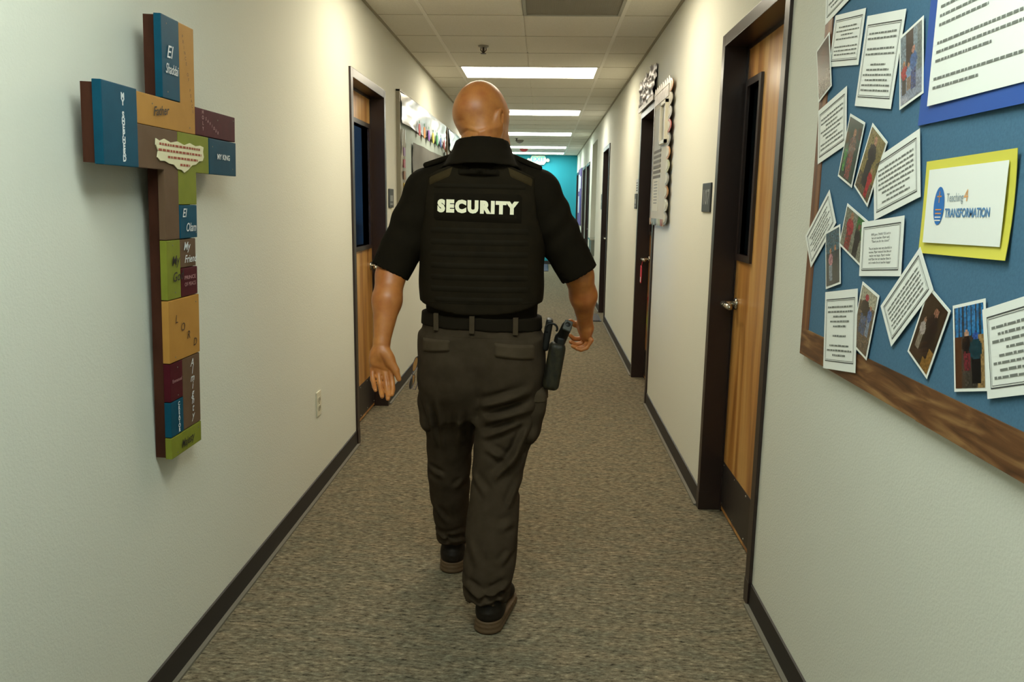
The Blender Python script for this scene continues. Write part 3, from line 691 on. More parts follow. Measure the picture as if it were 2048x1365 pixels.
for i in range(nty):
    yc = y0+dy*(i+.5)
    MB().prism([(yc+dy*.52*math.cos(a), z1-.02+.045*math.sin(a)) for a in np.linspace(0, math.pi, 12)], XR-PB-.001, XR-PB-.0055, 0).build('scallop', foil, t)
    MB().prism([(yc+dy*.52*math.cos(a), z0+.03-.045*math.sin(a)) for a in np.linspace(0, math.pi, 12)], XR-PB-.001, XR-PB-.0055, 0).build('scallop', mat('trim_'+str((i*3) % 8), tr_cols[(i*3) % 8], .3, metal=.4), t)
MB().box((XR-PB-.001, y1-.02, z0+.02), (XR-PB-.004, y1+.003, z1)).build('trim_strip', foil, t)
MB().box((XR-PB-.001, y0+.07, z1-.09), (XR-PB-.003, y1, z1-.02)).build('trim_strip', foil, t)
fr = MB(); fa, fb, ga, gb = yq(4.90), yq(5.10), 1.80, 2.06
for q in ((fa, fb, ga, ga+.02), (fa, fb, gb-.02, gb), (fa, fa+.02, ga, gb), (fb-.02, fb, ga, gb)): fr.box((XR-PB, q[0], q[2]), (XR-PB-.02, q[1], q[3]))
f_ = fr.build('picture_frame', mat('pale_frame', '#d3cdb8', .4), t); MB().box((XR-PB, fa+.02, ga+.02), (XR-PB-.006, fb-.02, gb-.02)).build('picture', mat('grey_pic', '#8f8d80', .3), f_)
MB().box((XR-PB, yq(5.12), 1.66), (XR-PB-.002, yq(5.4), 2.05)).build('arch_sheet', mat('grey_sheet', '#a8a493', .6), t)
for i in range(6):
    z = 1.77-i*.033; MB().box((XR-PB, yq(5.1), z-.009), (XR-PB-.003, yq(5.38), z+.009)).build('text_strip', mat('strip_grey', '#6b655a', .7), t)
MB().box((XR-PB, yq(5.14), 1.38), (XR-PB-.002, yq(5.36), 1.6)).build('cream_sheet', mat('cream_sheet', '#cfc9b2', .7), t)
pl_quads(wall_plane('R', yq(5.25), 1.49, 0, PB), [(-.08, .08-.02*i, .08, .085-.02*i) for i in range(8)], mat('ink_soft', '#6a6c6a', .8), t, 'print', d=.003)
# banner over the decorated door
t = thing('foil_banner', (XR, 6.1, 2.3), 'crinkled dark foil banner above the decorated right door', 'banner')
def crinkle(name, y0, y1, z0, z1, x, amp, seed, m, parent, s=-1, nx=26, ny=14, fringe=.02):
    rnd = random.Random(seed); ph = [rnd.uniform(0, 6) for _ in range(8)]; mb = MB()
    for k in (0, 1):
        for j in range(ny+1):
            for i in range(nx+1):
                u, v = i/nx, j/ny
                q = amp*(math.sin(9*u+ph[0]+3*v)+.6*math.sin(17*u+ph[1]-7*v)+.5*math.sin(23*v+ph[2]+5*u)+.4*math.sin(31*u+ph[3]))
                zt = z0+(z1-z0)*v + (fringe*(.5+.5*math.sin(i*2.4+ph[4])) if j == ny else 0)
                mb.v.append((x+s*(amp*2.6+q+(.0012 if k else 0)), y0+(y1-y0)*u, zt))
    S = (nx+1)*(ny+1)
    for j in range(ny):
        for i in range(nx):
            a = j*(nx+1)+i; mb.f += [(a+S, a+1+S, a+nx+2+S, a+nx+1+S), (a, a+nx+1, a+nx+2, a+1)]
    return mb.build(name, m, parent, True)
darkfoil = mat('dark_foil', '#6b6460', .38, metal=.8, noise=(12, .8, '#2c2a2e'))
crinkle('sheet', 5.66, 6.12, 2.155, 2.375, XR, .008, 3, darkfoil, t); crinkle('sheet', 6.13, 6.52, 2.155, 2.36, XR, .007, 5, darkfoil, t)
MB().box((XR-.016, 5.66, 2.14), (XR-.03, 6.52, 2.175)).build('foil_strip', foil, t)
# things hanging on the decorated door
xs = xl2-.002
t = thing('door_tag', (xs-.06, 6.31, .9), 'pink and white tag hanging from the decorated door lever', 'tag')
MB().prism([(6.29, .93), (6.345, .94), (6.355, .86), (6.33, .80), (6.30, .80), (6.28, .85)], xs-.07, xs-.064, 0).build('tag', mat('pink_tag', '#c8324a', .5), t)
MB().box((xs-.0715, 6.295, .81), (xs-.0705, 6.33, .85)).build('white_end', M_white, t); MB().tube([(xs-.066, 6.32, .93), (xs-.055, 6.33, .985)], .002, 6).build('loop', mat('pink_tag', '#c8324a', .5), t)
for (ya_, yb_, za, zb, c, lb) in ((6.2, 6.34, .62, .72, '#b02a30', 'red paper shape on the decorated door below the lever'), (6.2, 6.36, .42, .56, '#9aa03c', 'yellow-green paper shape low on the decorated door')):
    MBo = MB().prism([((ya_+yb_)/2+(yb_-ya_)/2*math.cos(a)*(1+.25*math.cos(5*a)), (za+zb)/2+(zb-za)/2*math.sin(a)*(1+.2*math.cos(5*a))) for a in np.linspace(0, 2*math.pi, 30, endpoint=False)], xs+.002, xs-.0005, 0).build('paper_cutout', mat('cut'+c, c, .6)); tag(MBo, lb, 'paper')

# ------------------------------------------------------------------ boards on the left wall
t = thing('bulletin_board', (XL, 7.1, 1.1), 'grey paper board with shiny silver foil border on the left wall', 'board')
y0, y1, z0, z1 = 5.80, 8.42, 1.0, 2.2
MB().box((XL, y0, z0), (XL+.02, y1, z1)).build('panel', mat('pale_blue_paper', '#a9b5b0', .8), t)
MB().box((XL, y0-.03, z0-.03), (XL+.028, y0, z1+.01)).build('frame_side', mat('alu_frame', '#8d8674', .4, metal=.5), t)
MB().box((XL, y0-.03, z1), (XL+.03, y1, z1+.012)).build('frame_top', MATS['alu_frame'], t)
bright = mat('bright_foil', '#b9b6b0', .3, metal=.9, noise=(9, .6, '#8d8a86'))
crinkle('foil_border', y0, y1, z1-.22, z1, XL+.02, .006, 8, bright, t, s=1, nx=70, ny=8, fringe=0)
crinkle('foil_border', y0, y0+.14, z0, z1-.26, XL+.02, .005, 9, bright, t, s=1, nx=8, ny=40, fringe=0)
crinkle('foil_border', y1-.14, y1, z0, z1-.26, XL+.02, .005, 10, bright, t, s=1, nx=8, ny=40, fringe=0)
crinkle('grey_paper', y0+.5, y1-.16, z0+.06, z1-.32, XL+.022, .005, 12, mat('grey_butcher', '#5f5d56', .7, noise=(6, .5, '#737068')), t, s=1, nx=50, ny=24, fringe=0)
ac = ['#c33b3b', '#d98a2c', '#8a4fb0', '#d8c23a', '#3f9a55', '#3a62b8']
for i in range(7):
    yy = y0+.75+i*.27
    o = MB().prism([(yy+.05*math.cos(a), z1-.2+.055*math.sin(a)*(1+.12*math.cos(2*a))) for a in np.linspace(0, 2*math.pi, 18, endpoint=False)], XL+.045, XL+.049, 0).build('apple_cutout', mat('ac%d' % (i % 6), ac[i % 6], .5), t)
    MB().box((XL+.045, yy-.006, z1-.148), (XL+.0485, yy+.006, z1-.125)).build('apple_stem', mat('ac4', ac[4], .5), o)
for i in range(9):
    zz = z1-.42-i*.085; MB().box((XL+.04, y0+.03, zz-.03), (XL+.044, y0+.1, zz+.03)).build('colour_patch', mat('acp%d' % (i % 6), ['#7d4a78', '#a33a4a', '#8a5a3a', '#c9a83a', '#4a7a4a', '#5a6a9a'][i % 6], .4), t)
t = thing('bulletin_board', (XL, 9.6, 1.1), 'board with a yellow round cutout and green lettered banner', 'board')
y0, y1 = 8.62, 11.2
MB().box((XL, y0, 1.0), (XL+.02, y1, 2.2)).build('panel', mat('white_board', '#d5d9d2', .5), t)
MB().box((XL, y0-.05, .97), (XL+.03, y0, 2.21)).build('frame_side', mat('brown_frame', '#5b4326', .5), t); MB().box((XL, y0, 2.2), (XL+.03, y1, 2.21)).build('frame_top', MATS['brown_frame'], t)
crinkle('foil_border', y0+.06, y1, 1.98, 2.2, XL+.02, .006, 18, bright, t, s=1, nx=50, ny=8, fringe=0)
MB().prism([(9.08+.3*math.cos(a), 1.86+.16*math.sin(a)) for a in np.linspace(0, 2*math.pi, 26, endpoint=False)], XL+.05, XL+.055, 0).build('round_cutout', mat('mustard', '#b98f34', .6), t)
MB().tube([(XL+.055, 9.35, 1.93), (XL+.055, 9.6, 2.0)], .012, 6).build('feeler', M_black, t)
bn = MB().prism([(8.85, 1.4), (10.55, 1.45), (10.55, 1.78), (10.3, 1.82), (9.75, 1.87), (9.4, 1.80), (8.85, 1.72)], XL+.045, XL+.05, 0).build('banner', mat('green_banner', '#2f5a4f', .6), t)
pl = Plane((XL+.05, 9.75, 1.62), (0, 1, 0), (0, 0, 1), (1, 0, 0))
pl_text(pl, 'GENIUS', 0, 0, .3, mat('cream_letters', '#d9d3a4', .6), bn, 'lettering', d=.002, bold=.008, fit=1.45)
# far purple poster board
t = thing('poster_board', (XR, 16.8, 1.6), 'purple and white papers on the far right wall', 'poster')
MB().box((XR-.002, 16.15, 1.0), (XR-.02, 17.5, 2.16)).build('panel', mat('purple_paper', '#5c4a86', .7), t)
for (a, b, c, d_, cc) in ((16.3, 16.75, 1.75, 2.0, '#c9cbd6'), (16.85, 17.35, 1.7, 2.05, '#d8d9de'), (16.3, 16.8, 1.3, 1.62, '#4a58a0'), (16.9, 17.35, 1.25, 1.6, '#cfd0d6')):
    MB().box((XR-.02, a, c), (XR-.023, b, d_)).build('sheet', mat('pp'+cc, cc, .7), t)
#PERSON#
# ------------------------------------------------------------------ the guard: implicit surfaces turned into meshes
def surface(fn, lo, hi, h):
    """fn(P[N,3])->signed distance; block-sparse evaluation, then surface nets"""
    lo = np.array(lo, float); hi = np.array(hi, float); K = 4
    n = (np.ceil((hi-lo)/(h*K)).astype(int))*K+1
    ax = [lo[i]+h*np.arange(n[i]) for i in range(3)]
    cs = [a[::K] for a in ax]
    gx, gy, gz = np.meshgrid(*cs, indexing='ij')
    dc = fn(np.stack([gx.ravel(), gy.ravel(), gz.ravel()], -1)).reshape(gx.shape)
    D = np.repeat(np.repeat(np.repeat(dc, K, 0), K, 1), K, 2)[:n[0], :n[1], :n[2]].astype(np.float32)
    nb = [s-1 for s in dc.shape]
    mn = np.full(nb, 1e9); mx = np.full(nb, -1e9)
    for a in (0, 1):
        for b in (0, 1):
            for c in (0, 1):
                s = dc[a:a+nb[0], b:b+nb[1], c:c+nb[2]]; mn = np.minimum(mn, s); mx = np.maximum(mx, s)
    act = np.argwhere((mn < h*K*1.3) & (mx > -h*K*1.3))
    ii = np.arange(K+1); ox, oy, oz = np.meshgrid(ii, ii, ii, indexing='ij'); off = np.stack([ox.ravel(), oy.ravel(), oz.ravel()], -1)
    for s in range(0, len(act), 6000):
        idx = (act[s:s+6000, None, :]*K+off[None]).reshape(-1, 3)
        D[idx[:, 0], idx[:, 1], idx[:, 2]] = fn(lo+idx*h)
    # surface nets
    S = D < 0
    c = np.zeros([x-1 for x in D.shape], np.uint8)
    for a in (0, 1):
        for b in (0, 1):
            for e in (0, 1): c += S[a:a+c.shape[0], b:b+c.shape[1], e:e+c.shape[2]]
    cell = np.argwhere((c > 0) & (c < 8))
    vid = np.full(c.shape, -1, np.int32); vid[cell[:, 0], cell[:, 1], cell[:, 2]] = np.arange(len(cell))
    acc = np.zeros((len(cell), 3)); cnt = np.zeros(len(cell))
    cor = [(a, b, e) for a in (0, 1) for b in (0, 1) for e in (0, 1)]
    for p in cor:
        for k in range(3):
            if p[k] == 0:
                q = list(p); q[k] = 1
                d0 = D[cell[:, 0]+p[0], cell[:, 1]+p[1], cell[:, 2]+p[2]].astype(float); d1 = D[cell[:, 0]+q[0], cell[:, 1]+q[1], cell[:, 2]+q[2]].astype(float)
                m = (d0 < 0) != (d1 < 0); t = np.where(m, d0/np.where(m, d0-d1, 1), 0)
                pos = np.tile(np.array(p, float), (len(cell), 1)); pos[:, k] += t
                acc[m] += pos[m]; cnt[m] += 1
    V = lo+h*(cell+acc/cnt[:, None])
    F = []
    for k in range(3):
        a, b = (k+1) % 3, (k+2) % 3
        s0 = [slice(None)]*3; s1 = [slice(None)]*3; s0[k] = slice(0, -1); s1[k] = slice(1, None)
        e = np.argwhere(S[tuple(s0)] != S[tuple(s1)])
        e = e[(e[:, a] > 0) & (e[:, b] > 0) & (e[:, a] < D.shape[a]-1) & (e[:, b] < D.shape[b]-1)]
        inside = S[e[:, 0], e[:, 1], e[:, 2]]
        q = []
        for (da, db) in ((-1, -1), (0, -1), (0, 0), (-1, 0)):
            t = e.copy(); t[:, a] += da; t[:, b] += db; q.append(vid[t[:, 0], t[:, 1], t[:, 2]])
        q = np.stack(q, -1); q[~inside] = q[~inside][:, ::-1]; F.append(q)
    return V, np.concatenate(F)
def relax(V, F, it=1, lam=.5):
    e = np.concatenate([F[:, [i, (i+1) % 4]] for i in range(4)])
    for _ in range(it):
        a = np.zeros_like(V); n = np.zeros(len(V))
        for i, j in ((0, 1), (1, 0)):
            np.add.at(a, e[:, i], V[e[:, j]]); np.add.at(n, e[:, i], 1)
        V = V+lam*(a/np.maximum(n, 1)[:, None]-V)
    return V
def nets_obj(name, fn, lo, hi, h, m, parent=None, it=1):
    V, F = surface(fn, lo, hi, h); V = relax(V, F, it)
    me = bpy.data.meshes.new(name); me.from_pydata(V.tolist(), [], F.tolist()); me.materials.append(m)
    me.polygons.foreach_set('use_smooth', [True]*len(F))
    o = link(name, me, parent); return o, V, F
def cone(P, a, b, ra, rb):
    a = np.array(a, float); b = np.array(b, float); ab = b-a; t = np.clip(((P-a)@ab)/(ab@ab), 0, 1)
    return np.linalg.norm(P-(a+t[:, None]*ab), axis=1)-(ra+(rb-ra)*t)
def ell(P, c, r, Rm=None):
    q = P-np.array(c, float)
    if Rm is not None: q = q@Rm
    r = np.array(r, float); k0 = np.linalg.norm(q/r, axis=1); k1 = np.linalg.norm(q/(r*r), axis=1)
    return k0*(k0-1)/np.maximum(k1, 1e-9)
def rbox(P, c, hs, rad, Rm=None):
    q = P-np.array(c, float)
    if Rm is not None: q = q@Rm
    q = np.abs(q)-np.array(hs, float)+rad
    return np.linalg.norm(np.maximum(q, 0), axis=1)+np.minimum(q.max(1), 0)-rad
def smin(a, b, k):
    h_ = np.clip(.5+.5*(b-a)/k, 0, 1); return b+(a-b)*h_-k*h_*(1-h_)
def smins(l, k):
    d = l[0]
    for x in l[1:]: d = smin(d, x, k)
    return d
def loft(P, tab, n=2.3, z0=None, z1=None, grow=0):
    """tab rows: z, cx, cy, a, b"""
    T = np.array(sorted(tab)); z = P[:, 2]
    cx, cy, a, b = [np.interp(z, T[:, 0], T[:, i]) for i in (1, 2, 3, 4)]
    a = a+grow; b = b+grow
    u = np.abs(P[:, 0]-cx)/a; v = np.abs(P[:, 1]-cy)/b
    d = ((u**n+v**n)**(1/n)-1)*np.minimum(a, b)
    return np.maximum(d, np.maximum(z-(T[-1, 0] if z1 is None else z1), (T[0, 0] if z0 is None else z0)-z))
def seg2(P, a, b, i=0, j=2):
    p = P[:, [i, j]]; a = np.array(a); b = np.array(b); ab = b-a; t = np.clip(((p-a)@ab)/(ab@ab), 0, 1)
    return np.linalg.norm(p-(a+t[:, None]*ab), axis=1), t
def rotz(deg): c, s = math.cos(R(deg)), math.sin(R(deg)); return np.array([[c, -s, 0], [s, c, 0], [0, 0, 1]])
def rotx(deg): c, s = math.cos(R(deg)), math.sin(R(deg)); return np.array([[1, 0, 0], [0, c, -s], [0, s, c]])
def roty(deg): c, s = math.cos(R(deg)), math.sin(R(deg)); return np.array([[c, 0, s], [0, 1, 0], [-s, 0, c]])

CX, CY = -.205, 2.665
def skin_mat():
    m = bpy.data.materials.new('skin'); m.use_nodes = True; nt = m.node_tree; N = nt.nodes; L = nt.links; b = N['Principled BSDF']
    b.inputs['Roughness'].default_value = .42; b.inputs['Subsurface Weight'].default_value = .12; b.inputs['Subsurface Radius'].default_value = (.02, .008, .004); b.inputs['Subsurface Scale'].default_value = .4
    tc = N.new('ShaderNodeTexCoord'); n = N.new('ShaderNodeTexNoise'); n.inputs['Scale'].default_value = 28; n.inputs['Detail'].default_value = 6
    L.new(tc.outputs['Object'], n.inputs['Vector'])
    cr = N.new('ShaderNodeValToRGB'); e = cr.color_ramp.elements; e[0].position = .3; e[0].color = lin('#a35f2b'); e[1].position = .7; e[1].color = lin('#bd7a3c')
    L.new(n.outputs[0], cr.inputs[0])
    n3 = N.new('ShaderNodeTexNoise'); n3.inputs['Scale'].default_value = 6; L.new(tc.outputs['Object'], n3.inputs['Vector'])
    mx = N.new('ShaderNodeMix'); mx.data_type = 'RGBA'; mx.inputs[7].default_value = lin('#ad572c'); L.new(cr.outputs[0], mx.inputs[6])
    r_ = N.new('ShaderNodeMapRange'); r_.inputs[1].default_value = .45; r_.inputs[2].default_value = .75; r_.inputs[4].default_value = .5; L.new(n3.outputs[0], r_.inputs[0]); L.new(r_.outputs[0], mx.inputs[0])
    L.new(mx.outputs[2], b.inputs['Base Color'])
    n2 = N.new('ShaderNodeTexNoise'); n2.inputs['Scale'].default_value = 420; L.new(tc.outputs['Object'], n2.inputs['Vector'])
    bp = N.new('ShaderNodeBump'); bp.inputs['Strength'].default_value = .15; bp.inputs['Distance'].default_value = .001; L.new(n2.outputs[0], bp.inputs['Height']); L.new(bp.outputs[0], b.inputs['Normal'])
    return m
def cloth(name, c, c2, rough=.9, weave=900):
    return mat(name, c, rough, noise=(30, .6, c2), bump=(weave, .25, .0008), spec=.08)
M_skin = skin_mat()
M_shirt = cloth('black_shirt', '#17120a', '#1c160c'); M_vest = cloth('vest_nylon', '#211a0f', '#1a150c', .85, 500)
M_pants = cloth('grey_trousers', '#3d3226', '#31281c', .9, 700); M_belt = mat('belt_nylon', '#1c160d', .85, spec=.08, bump=(400, .3, .001))
M_shoe = mat('shoe_leather', '#1c150d', .6, spec=.2, bump=(120, .3, .001)); M_sole = mat('shoe_sole', '#553f26', .75)
M_web = cloth('vest_webbing', '#1f190f', '#1a150c', .8, 500); M_patch = cloth('vest_patch', '#18130b', '#1c160d', .95, 700)

# --- body ------------------------------------------------------------
HY = -35.0
HC_ = np.array([-.212, 2.69, 1.708])
def headspace(P): return (P-HC_)@rotz(HY)      # local: x right, y forward, z up
def neck_head(P):
    q = headspace(P)
    cran = ell(q, (0, -.006, .004), (.079, .099, .1))
    occ = ell(q, (0, -.042, -.006), (.066, .056, .06))
    temple = ell(q, (0, .035, -.02), (.067, .066, .07))
    jaw = ell(q, (0, .046, -.082), (.056, .054, .055))
    jawb = cone(q, (-.044, .02, -.07), (-.03, .08, -.1), .022, .022); jawc = cone(q, (.046, .02, -.07), (.03, .08, -.1), .024, .022)
    chin = ell(q, (0, .088, -.112), (.024, .02, .02))
    d = smins([cran, occ, temple, jaw, jawb, jawc, chin], .03)
    brow = cone(q, (-.035, .09, .012), (.035, .09, .012), .011, .011)
    nose = cone(q, (0, .096, 0), (0, .117, -.04), .007, .013); lip = cone(q, (-.018, .098, -.073), (.018, .098, -.073), .007, .007)
    d = smins([d, brow, nose, lip], .012)
    for s in (-1, 1):
        d = np.maximum(d, -(ell(q, (s*.032, .106, -.008), (.017, .012, .011))-0.0)) if False else smin(d, ell(q, (s*.032, .087, -.008), (.012, .012, .011)), .004)
        # ear: rim, lobe, hollow; the rim stands off the head towards the back
        Re = rotz(-s*20)@rotx(-10); ex = .088 if s > 0 else .08
        e = ell(q, (s*ex, -.016, -.022), (.0075, .0185, .034), Re); lobe = ell(q, (s*(ex-.005), -.006, -.057), (.0075, .010, .013), Re)
        hol = ell(q, (s*(ex+.008), -.008, -.016), (.007, .011, .021), Re)
        e = np.maximum(smin(e, lobe, .008), -hol); d = smin(d, e, .006)
    P2 = P
    nk = cone(P2, (CX, 2.652, 1.47), (-.21, 2.668, 1.65), .078, .066)
    nk2 = cone(P2, (-.208, 2.615, 1.50), (-.21, 2.634, 1.645), .052, .045)
    n_ = smin(nk, nk2, .03)
    # nape folds
    n_ = n_-.004*np.exp(-((P2[:, 2]-1.637-.35*np.abs(P2[:, 0]+.21))/.008)**2)*(P2[:, 1] < 2.66)
    d = smin(d, n_, .022)
    d = d+.0035*np.exp(-((q[:, 2]+.063+.25*np.abs(q[:, 0]-.02))/.004)**2)*(q[:, 1] < -.03)*(np.abs(q[:, 0]) < .06)
    d = d+.0015*np.exp(-((q[:, 2]+.032-.08*q[:, 0])/.004)**2)*(q[:, 1] < -.03)*(q[:, 0] > -.05)*(q[:, 0] < .01)
    return d
SL, EL_, WL = (-.395, 2.66, 1.44), (-.508, 2.602, 1.17), (-.521, 2.502, .957)
SR, ER, WR = (-.015, 2.66, 1.44), (.128, 2.70, 1.172), (.158, 2.80, 1.0)
def arm(P, S, E, W_, mid, rm):
    d = cone(P, S, E, .052, .047)
    d = smin(d, cone(P, E, mid, .048, rm), .02); d = smin(d, cone(P, mid, W_, rm, .027), .02); return d
def hand_left(P):
    l = []
    palm = smins([ell(P, (-.521, 2.488, .90), (.037, .0165, .045)), ell(P, (-.543, 2.484, .905), (.015, .017, .038)), ell(P, (-.497, 2.482, .912), (.021, .019, .034), roty(-22)), cone(P, WL, (-.521, 2.49, .925), .027, .028)], .012)
    fg = [((-.490, 2.486, .868), (-.483, 2.474, .832), (-.478, 2.458, .811), (-.477, 2.440, .799), .0094),
          ((-.509, 2.487, .863), (-.501, 2.470, .824), (-.492, 2.448, .799), (-.488, 2.428, .787), .0097),
          ((-.530, 2.486, .863), (-.522, 2.466, .826), (-.511, 2.441, .804), (-.505, 2.420, .796), .0092),
          ((-.550, 2.484, .87), (-.544, 2.464, .840), (-.534, 2.442, .822), (-.527, 2.424, .815), .0083)]
    f = None
    for a, b, c, e, r_ in fg:
        d = smin(smin(cone(P, a, b, r_*1.08, r_), cone(P, b, c, r_, r_*.93), .003), cone(P, c, e, r_*.93, r_*.78), .003)
        f = d if f is None else smin(f, d, .0008)
    th = smin(cone(P, (-.492, 2.48, .905), (-.470, 2.473, .872), .0165, .0125), cone(P, (-.470, 2.473, .872), (-.459, 2.468, .843), .0115, .0085), .004)
    d = smin(smin(palm, f, .006), th, .008)
    # palm creases
    c1, _ = seg2(P, (-.553, .883), (-.505, .868)); c2, _ = seg2(P, (-.519, .925), (-.503, .88)); c3, _ = seg2(P, (-.55, .954), (-.495, .953))
    fr = P[:, 1] < 2.485
    return d+fr*(.002*np.exp(-(c1/.003)**2)+.0025*np.exp(-(c2/.004)**2)+.0012*np.exp(-(c3/.0025)**2))
def hand_right(P):
    palm = smins([ell(P, (.163, 2.822, .962), (.021, .036, .042), rotz(25)), cone(P, WR, (.165, 2.815, .972), .027, .027), ell(P, (.150, 2.84, .972), (.018, .018, .026))], .012)
    fg = [((.168, 2.852, .945), (.146, 2.858, .922), (.122, 2.85, .924), (.107, 2.842, .938), .0090),
          ((.175, 2.835, .937), (.150, 2.838, .908), (.126, 2.832, .906), (.109, 2.825, .917), .0092),
          ((.181, 2.816, .931), (.158, 2.816, .899), (.134, 2.811, .895), (.116, 2.806, .904), .0088),
          ((.184, 2.797, .929), (.166, 2.796, .900), (.147, 2.793, .893), (.131, 2.789, .898), .0080)]
    f = None
    for a, b, c, e, r_ in fg:
        d = smin(smin(cone(P, a, b, r_*1.1, r_), cone(P, b, c, r_, r_*.95), .003), cone(P, c, e, r_*.95, r_*.8), .003)
        f = d if f is None else smin(f, d, .0022)
    th = smin(cone(P, (.150, 2.84, .985), (.126, 2.85, .978), .0145, .0115), cone(P, (.126, 2.85, .978), (.107, 2.848, .99), .0108, .0085), .004)
    return smin(smin(palm, f, .006), th, .008)
def near(P, fn, c, rad):
    """evaluate fn only near c (keeps the far field cheap)"""
    c = np.array(c); dist = np.linalg.norm(P-c, axis=1)-rad
    out = np.maximum(dist, .02)+.02; m = dist < .03
    if m.any(): out[m] = fn(P[m])
    return out
TORSO = [(1.0, CX, CY, .185, .12), (1.10, CX, CY, .19, .122), (1.2, CX, CY, .19, .124), (1.3, CX, CY, .192, .122), (1.38, CX, CY, .192, .117), (1.45, CX, CY, .18, .105), (1.50, CX, CY-.002, .15, .09), (1.55, CX, CY-.008, .10, .075)]
LEGR = [(.0, -.166, 2.45, .06, .07), (.06, -.168, 2.455, .066, .076), (.12, -.166, 2.465, .079, .086), (.2, -.158, 2.49, .089, .092), (.3, -.155, 2.525, .0905, .095), (.4, -.148, 2.565, .087, .094), (.5, -.141, 2.60, .089, .095), (.6, -.122, 2.62, .101, .105), (.66, -.113, 2.63, .107, .112), (.75, -.102, 2.64, .108, .12), (.85, -.1, 2.65, .104, .125), (.95, -.1, 2.66, .1, .12)]
LEGL = [(.03, -.33, 2.885, .047, .06), (.09, -.329, 2.875, .051, .066), (.2, -.332, 2.85, .064, .078), (.3, -.334, 2.82, .073, .086), (.4, -.334, 2.79, .079, .09), (.5, -.328, 2.765, .082, .093), (.58, -.32, 2.735, .088, .1), (.66, -.313, 2.705, .096, .11), (.75, -.31, 2.675, .104, .12), (.85, -.309, 2.665, .104, .124), (.95, -.308, 2.67, .1, .12)]
PELV = [(.68, CX, 2.665, .14, .08), (.73, CX, 2.665, .18, .11), (.8, CX, 2.665, .2, .13), (.88, CX, 2.663, .2065, .137), (.95, CX, 2.663, .2055, .133), (1.0, CX, 2.664, .2035, .127), (1.06, CX, 2.665, .2, .123)]
def body(P):
    d = loft(P, TORSO, grow=-.012); d = smin(d, cone(P, (CX-.05, CY, 1.51), SL, .05, .055), .03); d = smin(d, cone(P, (CX+.05, CY, 1.51), SR, .05, .055), .03)
    d = smin(d, loft(P, [(z, a, b, c-.035, e-.035) for z, a, b, c, e in PELV]), .03)
    for T in (LEGR, LEGL): d = smin(d, loft(P, [(z, a, b, c-.042, e-.042) for z, a, b, c, e in T if z > .15]), .02)
    d = smin(d, near(P, neck_head, (-.21, 2.68, 1.64), .24), .012)
    d = smin(d, arm(P, SL, EL_, WL, (-.512, 2.555, 1.09), .047), .02); d = smin(d, arm(P, SR, ER, WR, (.147, 2.745, 1.095), .046), .02)
    d = smin(d, near(P, hand_left, (-.512, 2.475, .865), .13), .008); d = smin(d, near(P, hand_right, (.148, 2.825, .95), .11), .008)
    return d
person, bV, bF = nets_obj('person', body, (-.64, 2.34, .03), (.25, 3.0, 1.83), .0035, M_skin, None, 1)
tag(person, 'bald guard in black vest and grey cargo trousers walking away down the corridor', 'person')

# --- shirt ------------------------------------------------------------
HL, HR = (-.513, 2.612, 1.178), (.128, 2.688, 1.176)
def shirt(P):
    d = loft(P, TORSO, grow=0.004, z0=1.0, z1=1.565)
    d = smin(d, cone(P, (CX-.05, CY, 1.515), (-.385, 2.66, 1.452), .058, .074), .03); d = smin(d, cone(P, (CX+.05, CY, 1.515), (-.025, 2.66, 1.452), .058, .074), .03)
    for S, H_ in ((np.array((-.388, 2.66, 1.44)), np.array(HL)), (np.array((-.022, 2.66, 1.44)), np.array(HR))):
        ax_ = (H_-S)/np.linalg.norm(H_-S)
        e = cone(P, S, H_+ax_*.06, .082, .064)
        t = (P-S)@ax_
        e = e+.0035*np.sin(t*70+P[:, 0]*25+P[:, 1]*18)*np.exp(-((t-.12)/.09)**2)
        e = np.maximum(e, (P-H_)@ax_)
        hol = np.maximum(cone(P, S, H_+ax_*.1, .07, .056), -((P-H_)@ax_+.05)); e = np.maximum(e, -hol)
        d = smin(d, e, .022)
    # collar: fold standing round the neck and spreading onto the shoulders
    q = P-np.array((-.207, 2.650, 1.56)); q = q@rotx(-9)
    rr = np.sqrt((q[:, 0]/1.04)**2+q[:, 1]**2); prof = np.interp(q[:, 2], [-.05, -.02, .015, .055], [.135, .113, .093, .079])
    col = np.maximum(np.abs(rr-prof)-.0055, np.abs(q[:, 2]-.005)-.049)
    d = smin(d, col, .008)
    d = smin(d, np.maximum(loft(P, [(1.47, -.207, 2.652, .13, .1), (1.55, -.207, 2.65, .1, .09)], z0=1.47, z1=1.556), 1.45-P[:, 2]), .01)
    d = np.maximum(d, -np.maximum(cone(P, (-.207, 2.655, 1.5), (-.209, 2.662, 1.72), .0745, .0745), 1.56-P[:, 2]))
    return d
sh, sV, sF = nets_obj('shirt', shirt, (-.62, 2.48, .99), (.24, 2.83, 1.66), .005, M_shirt, person, 2)
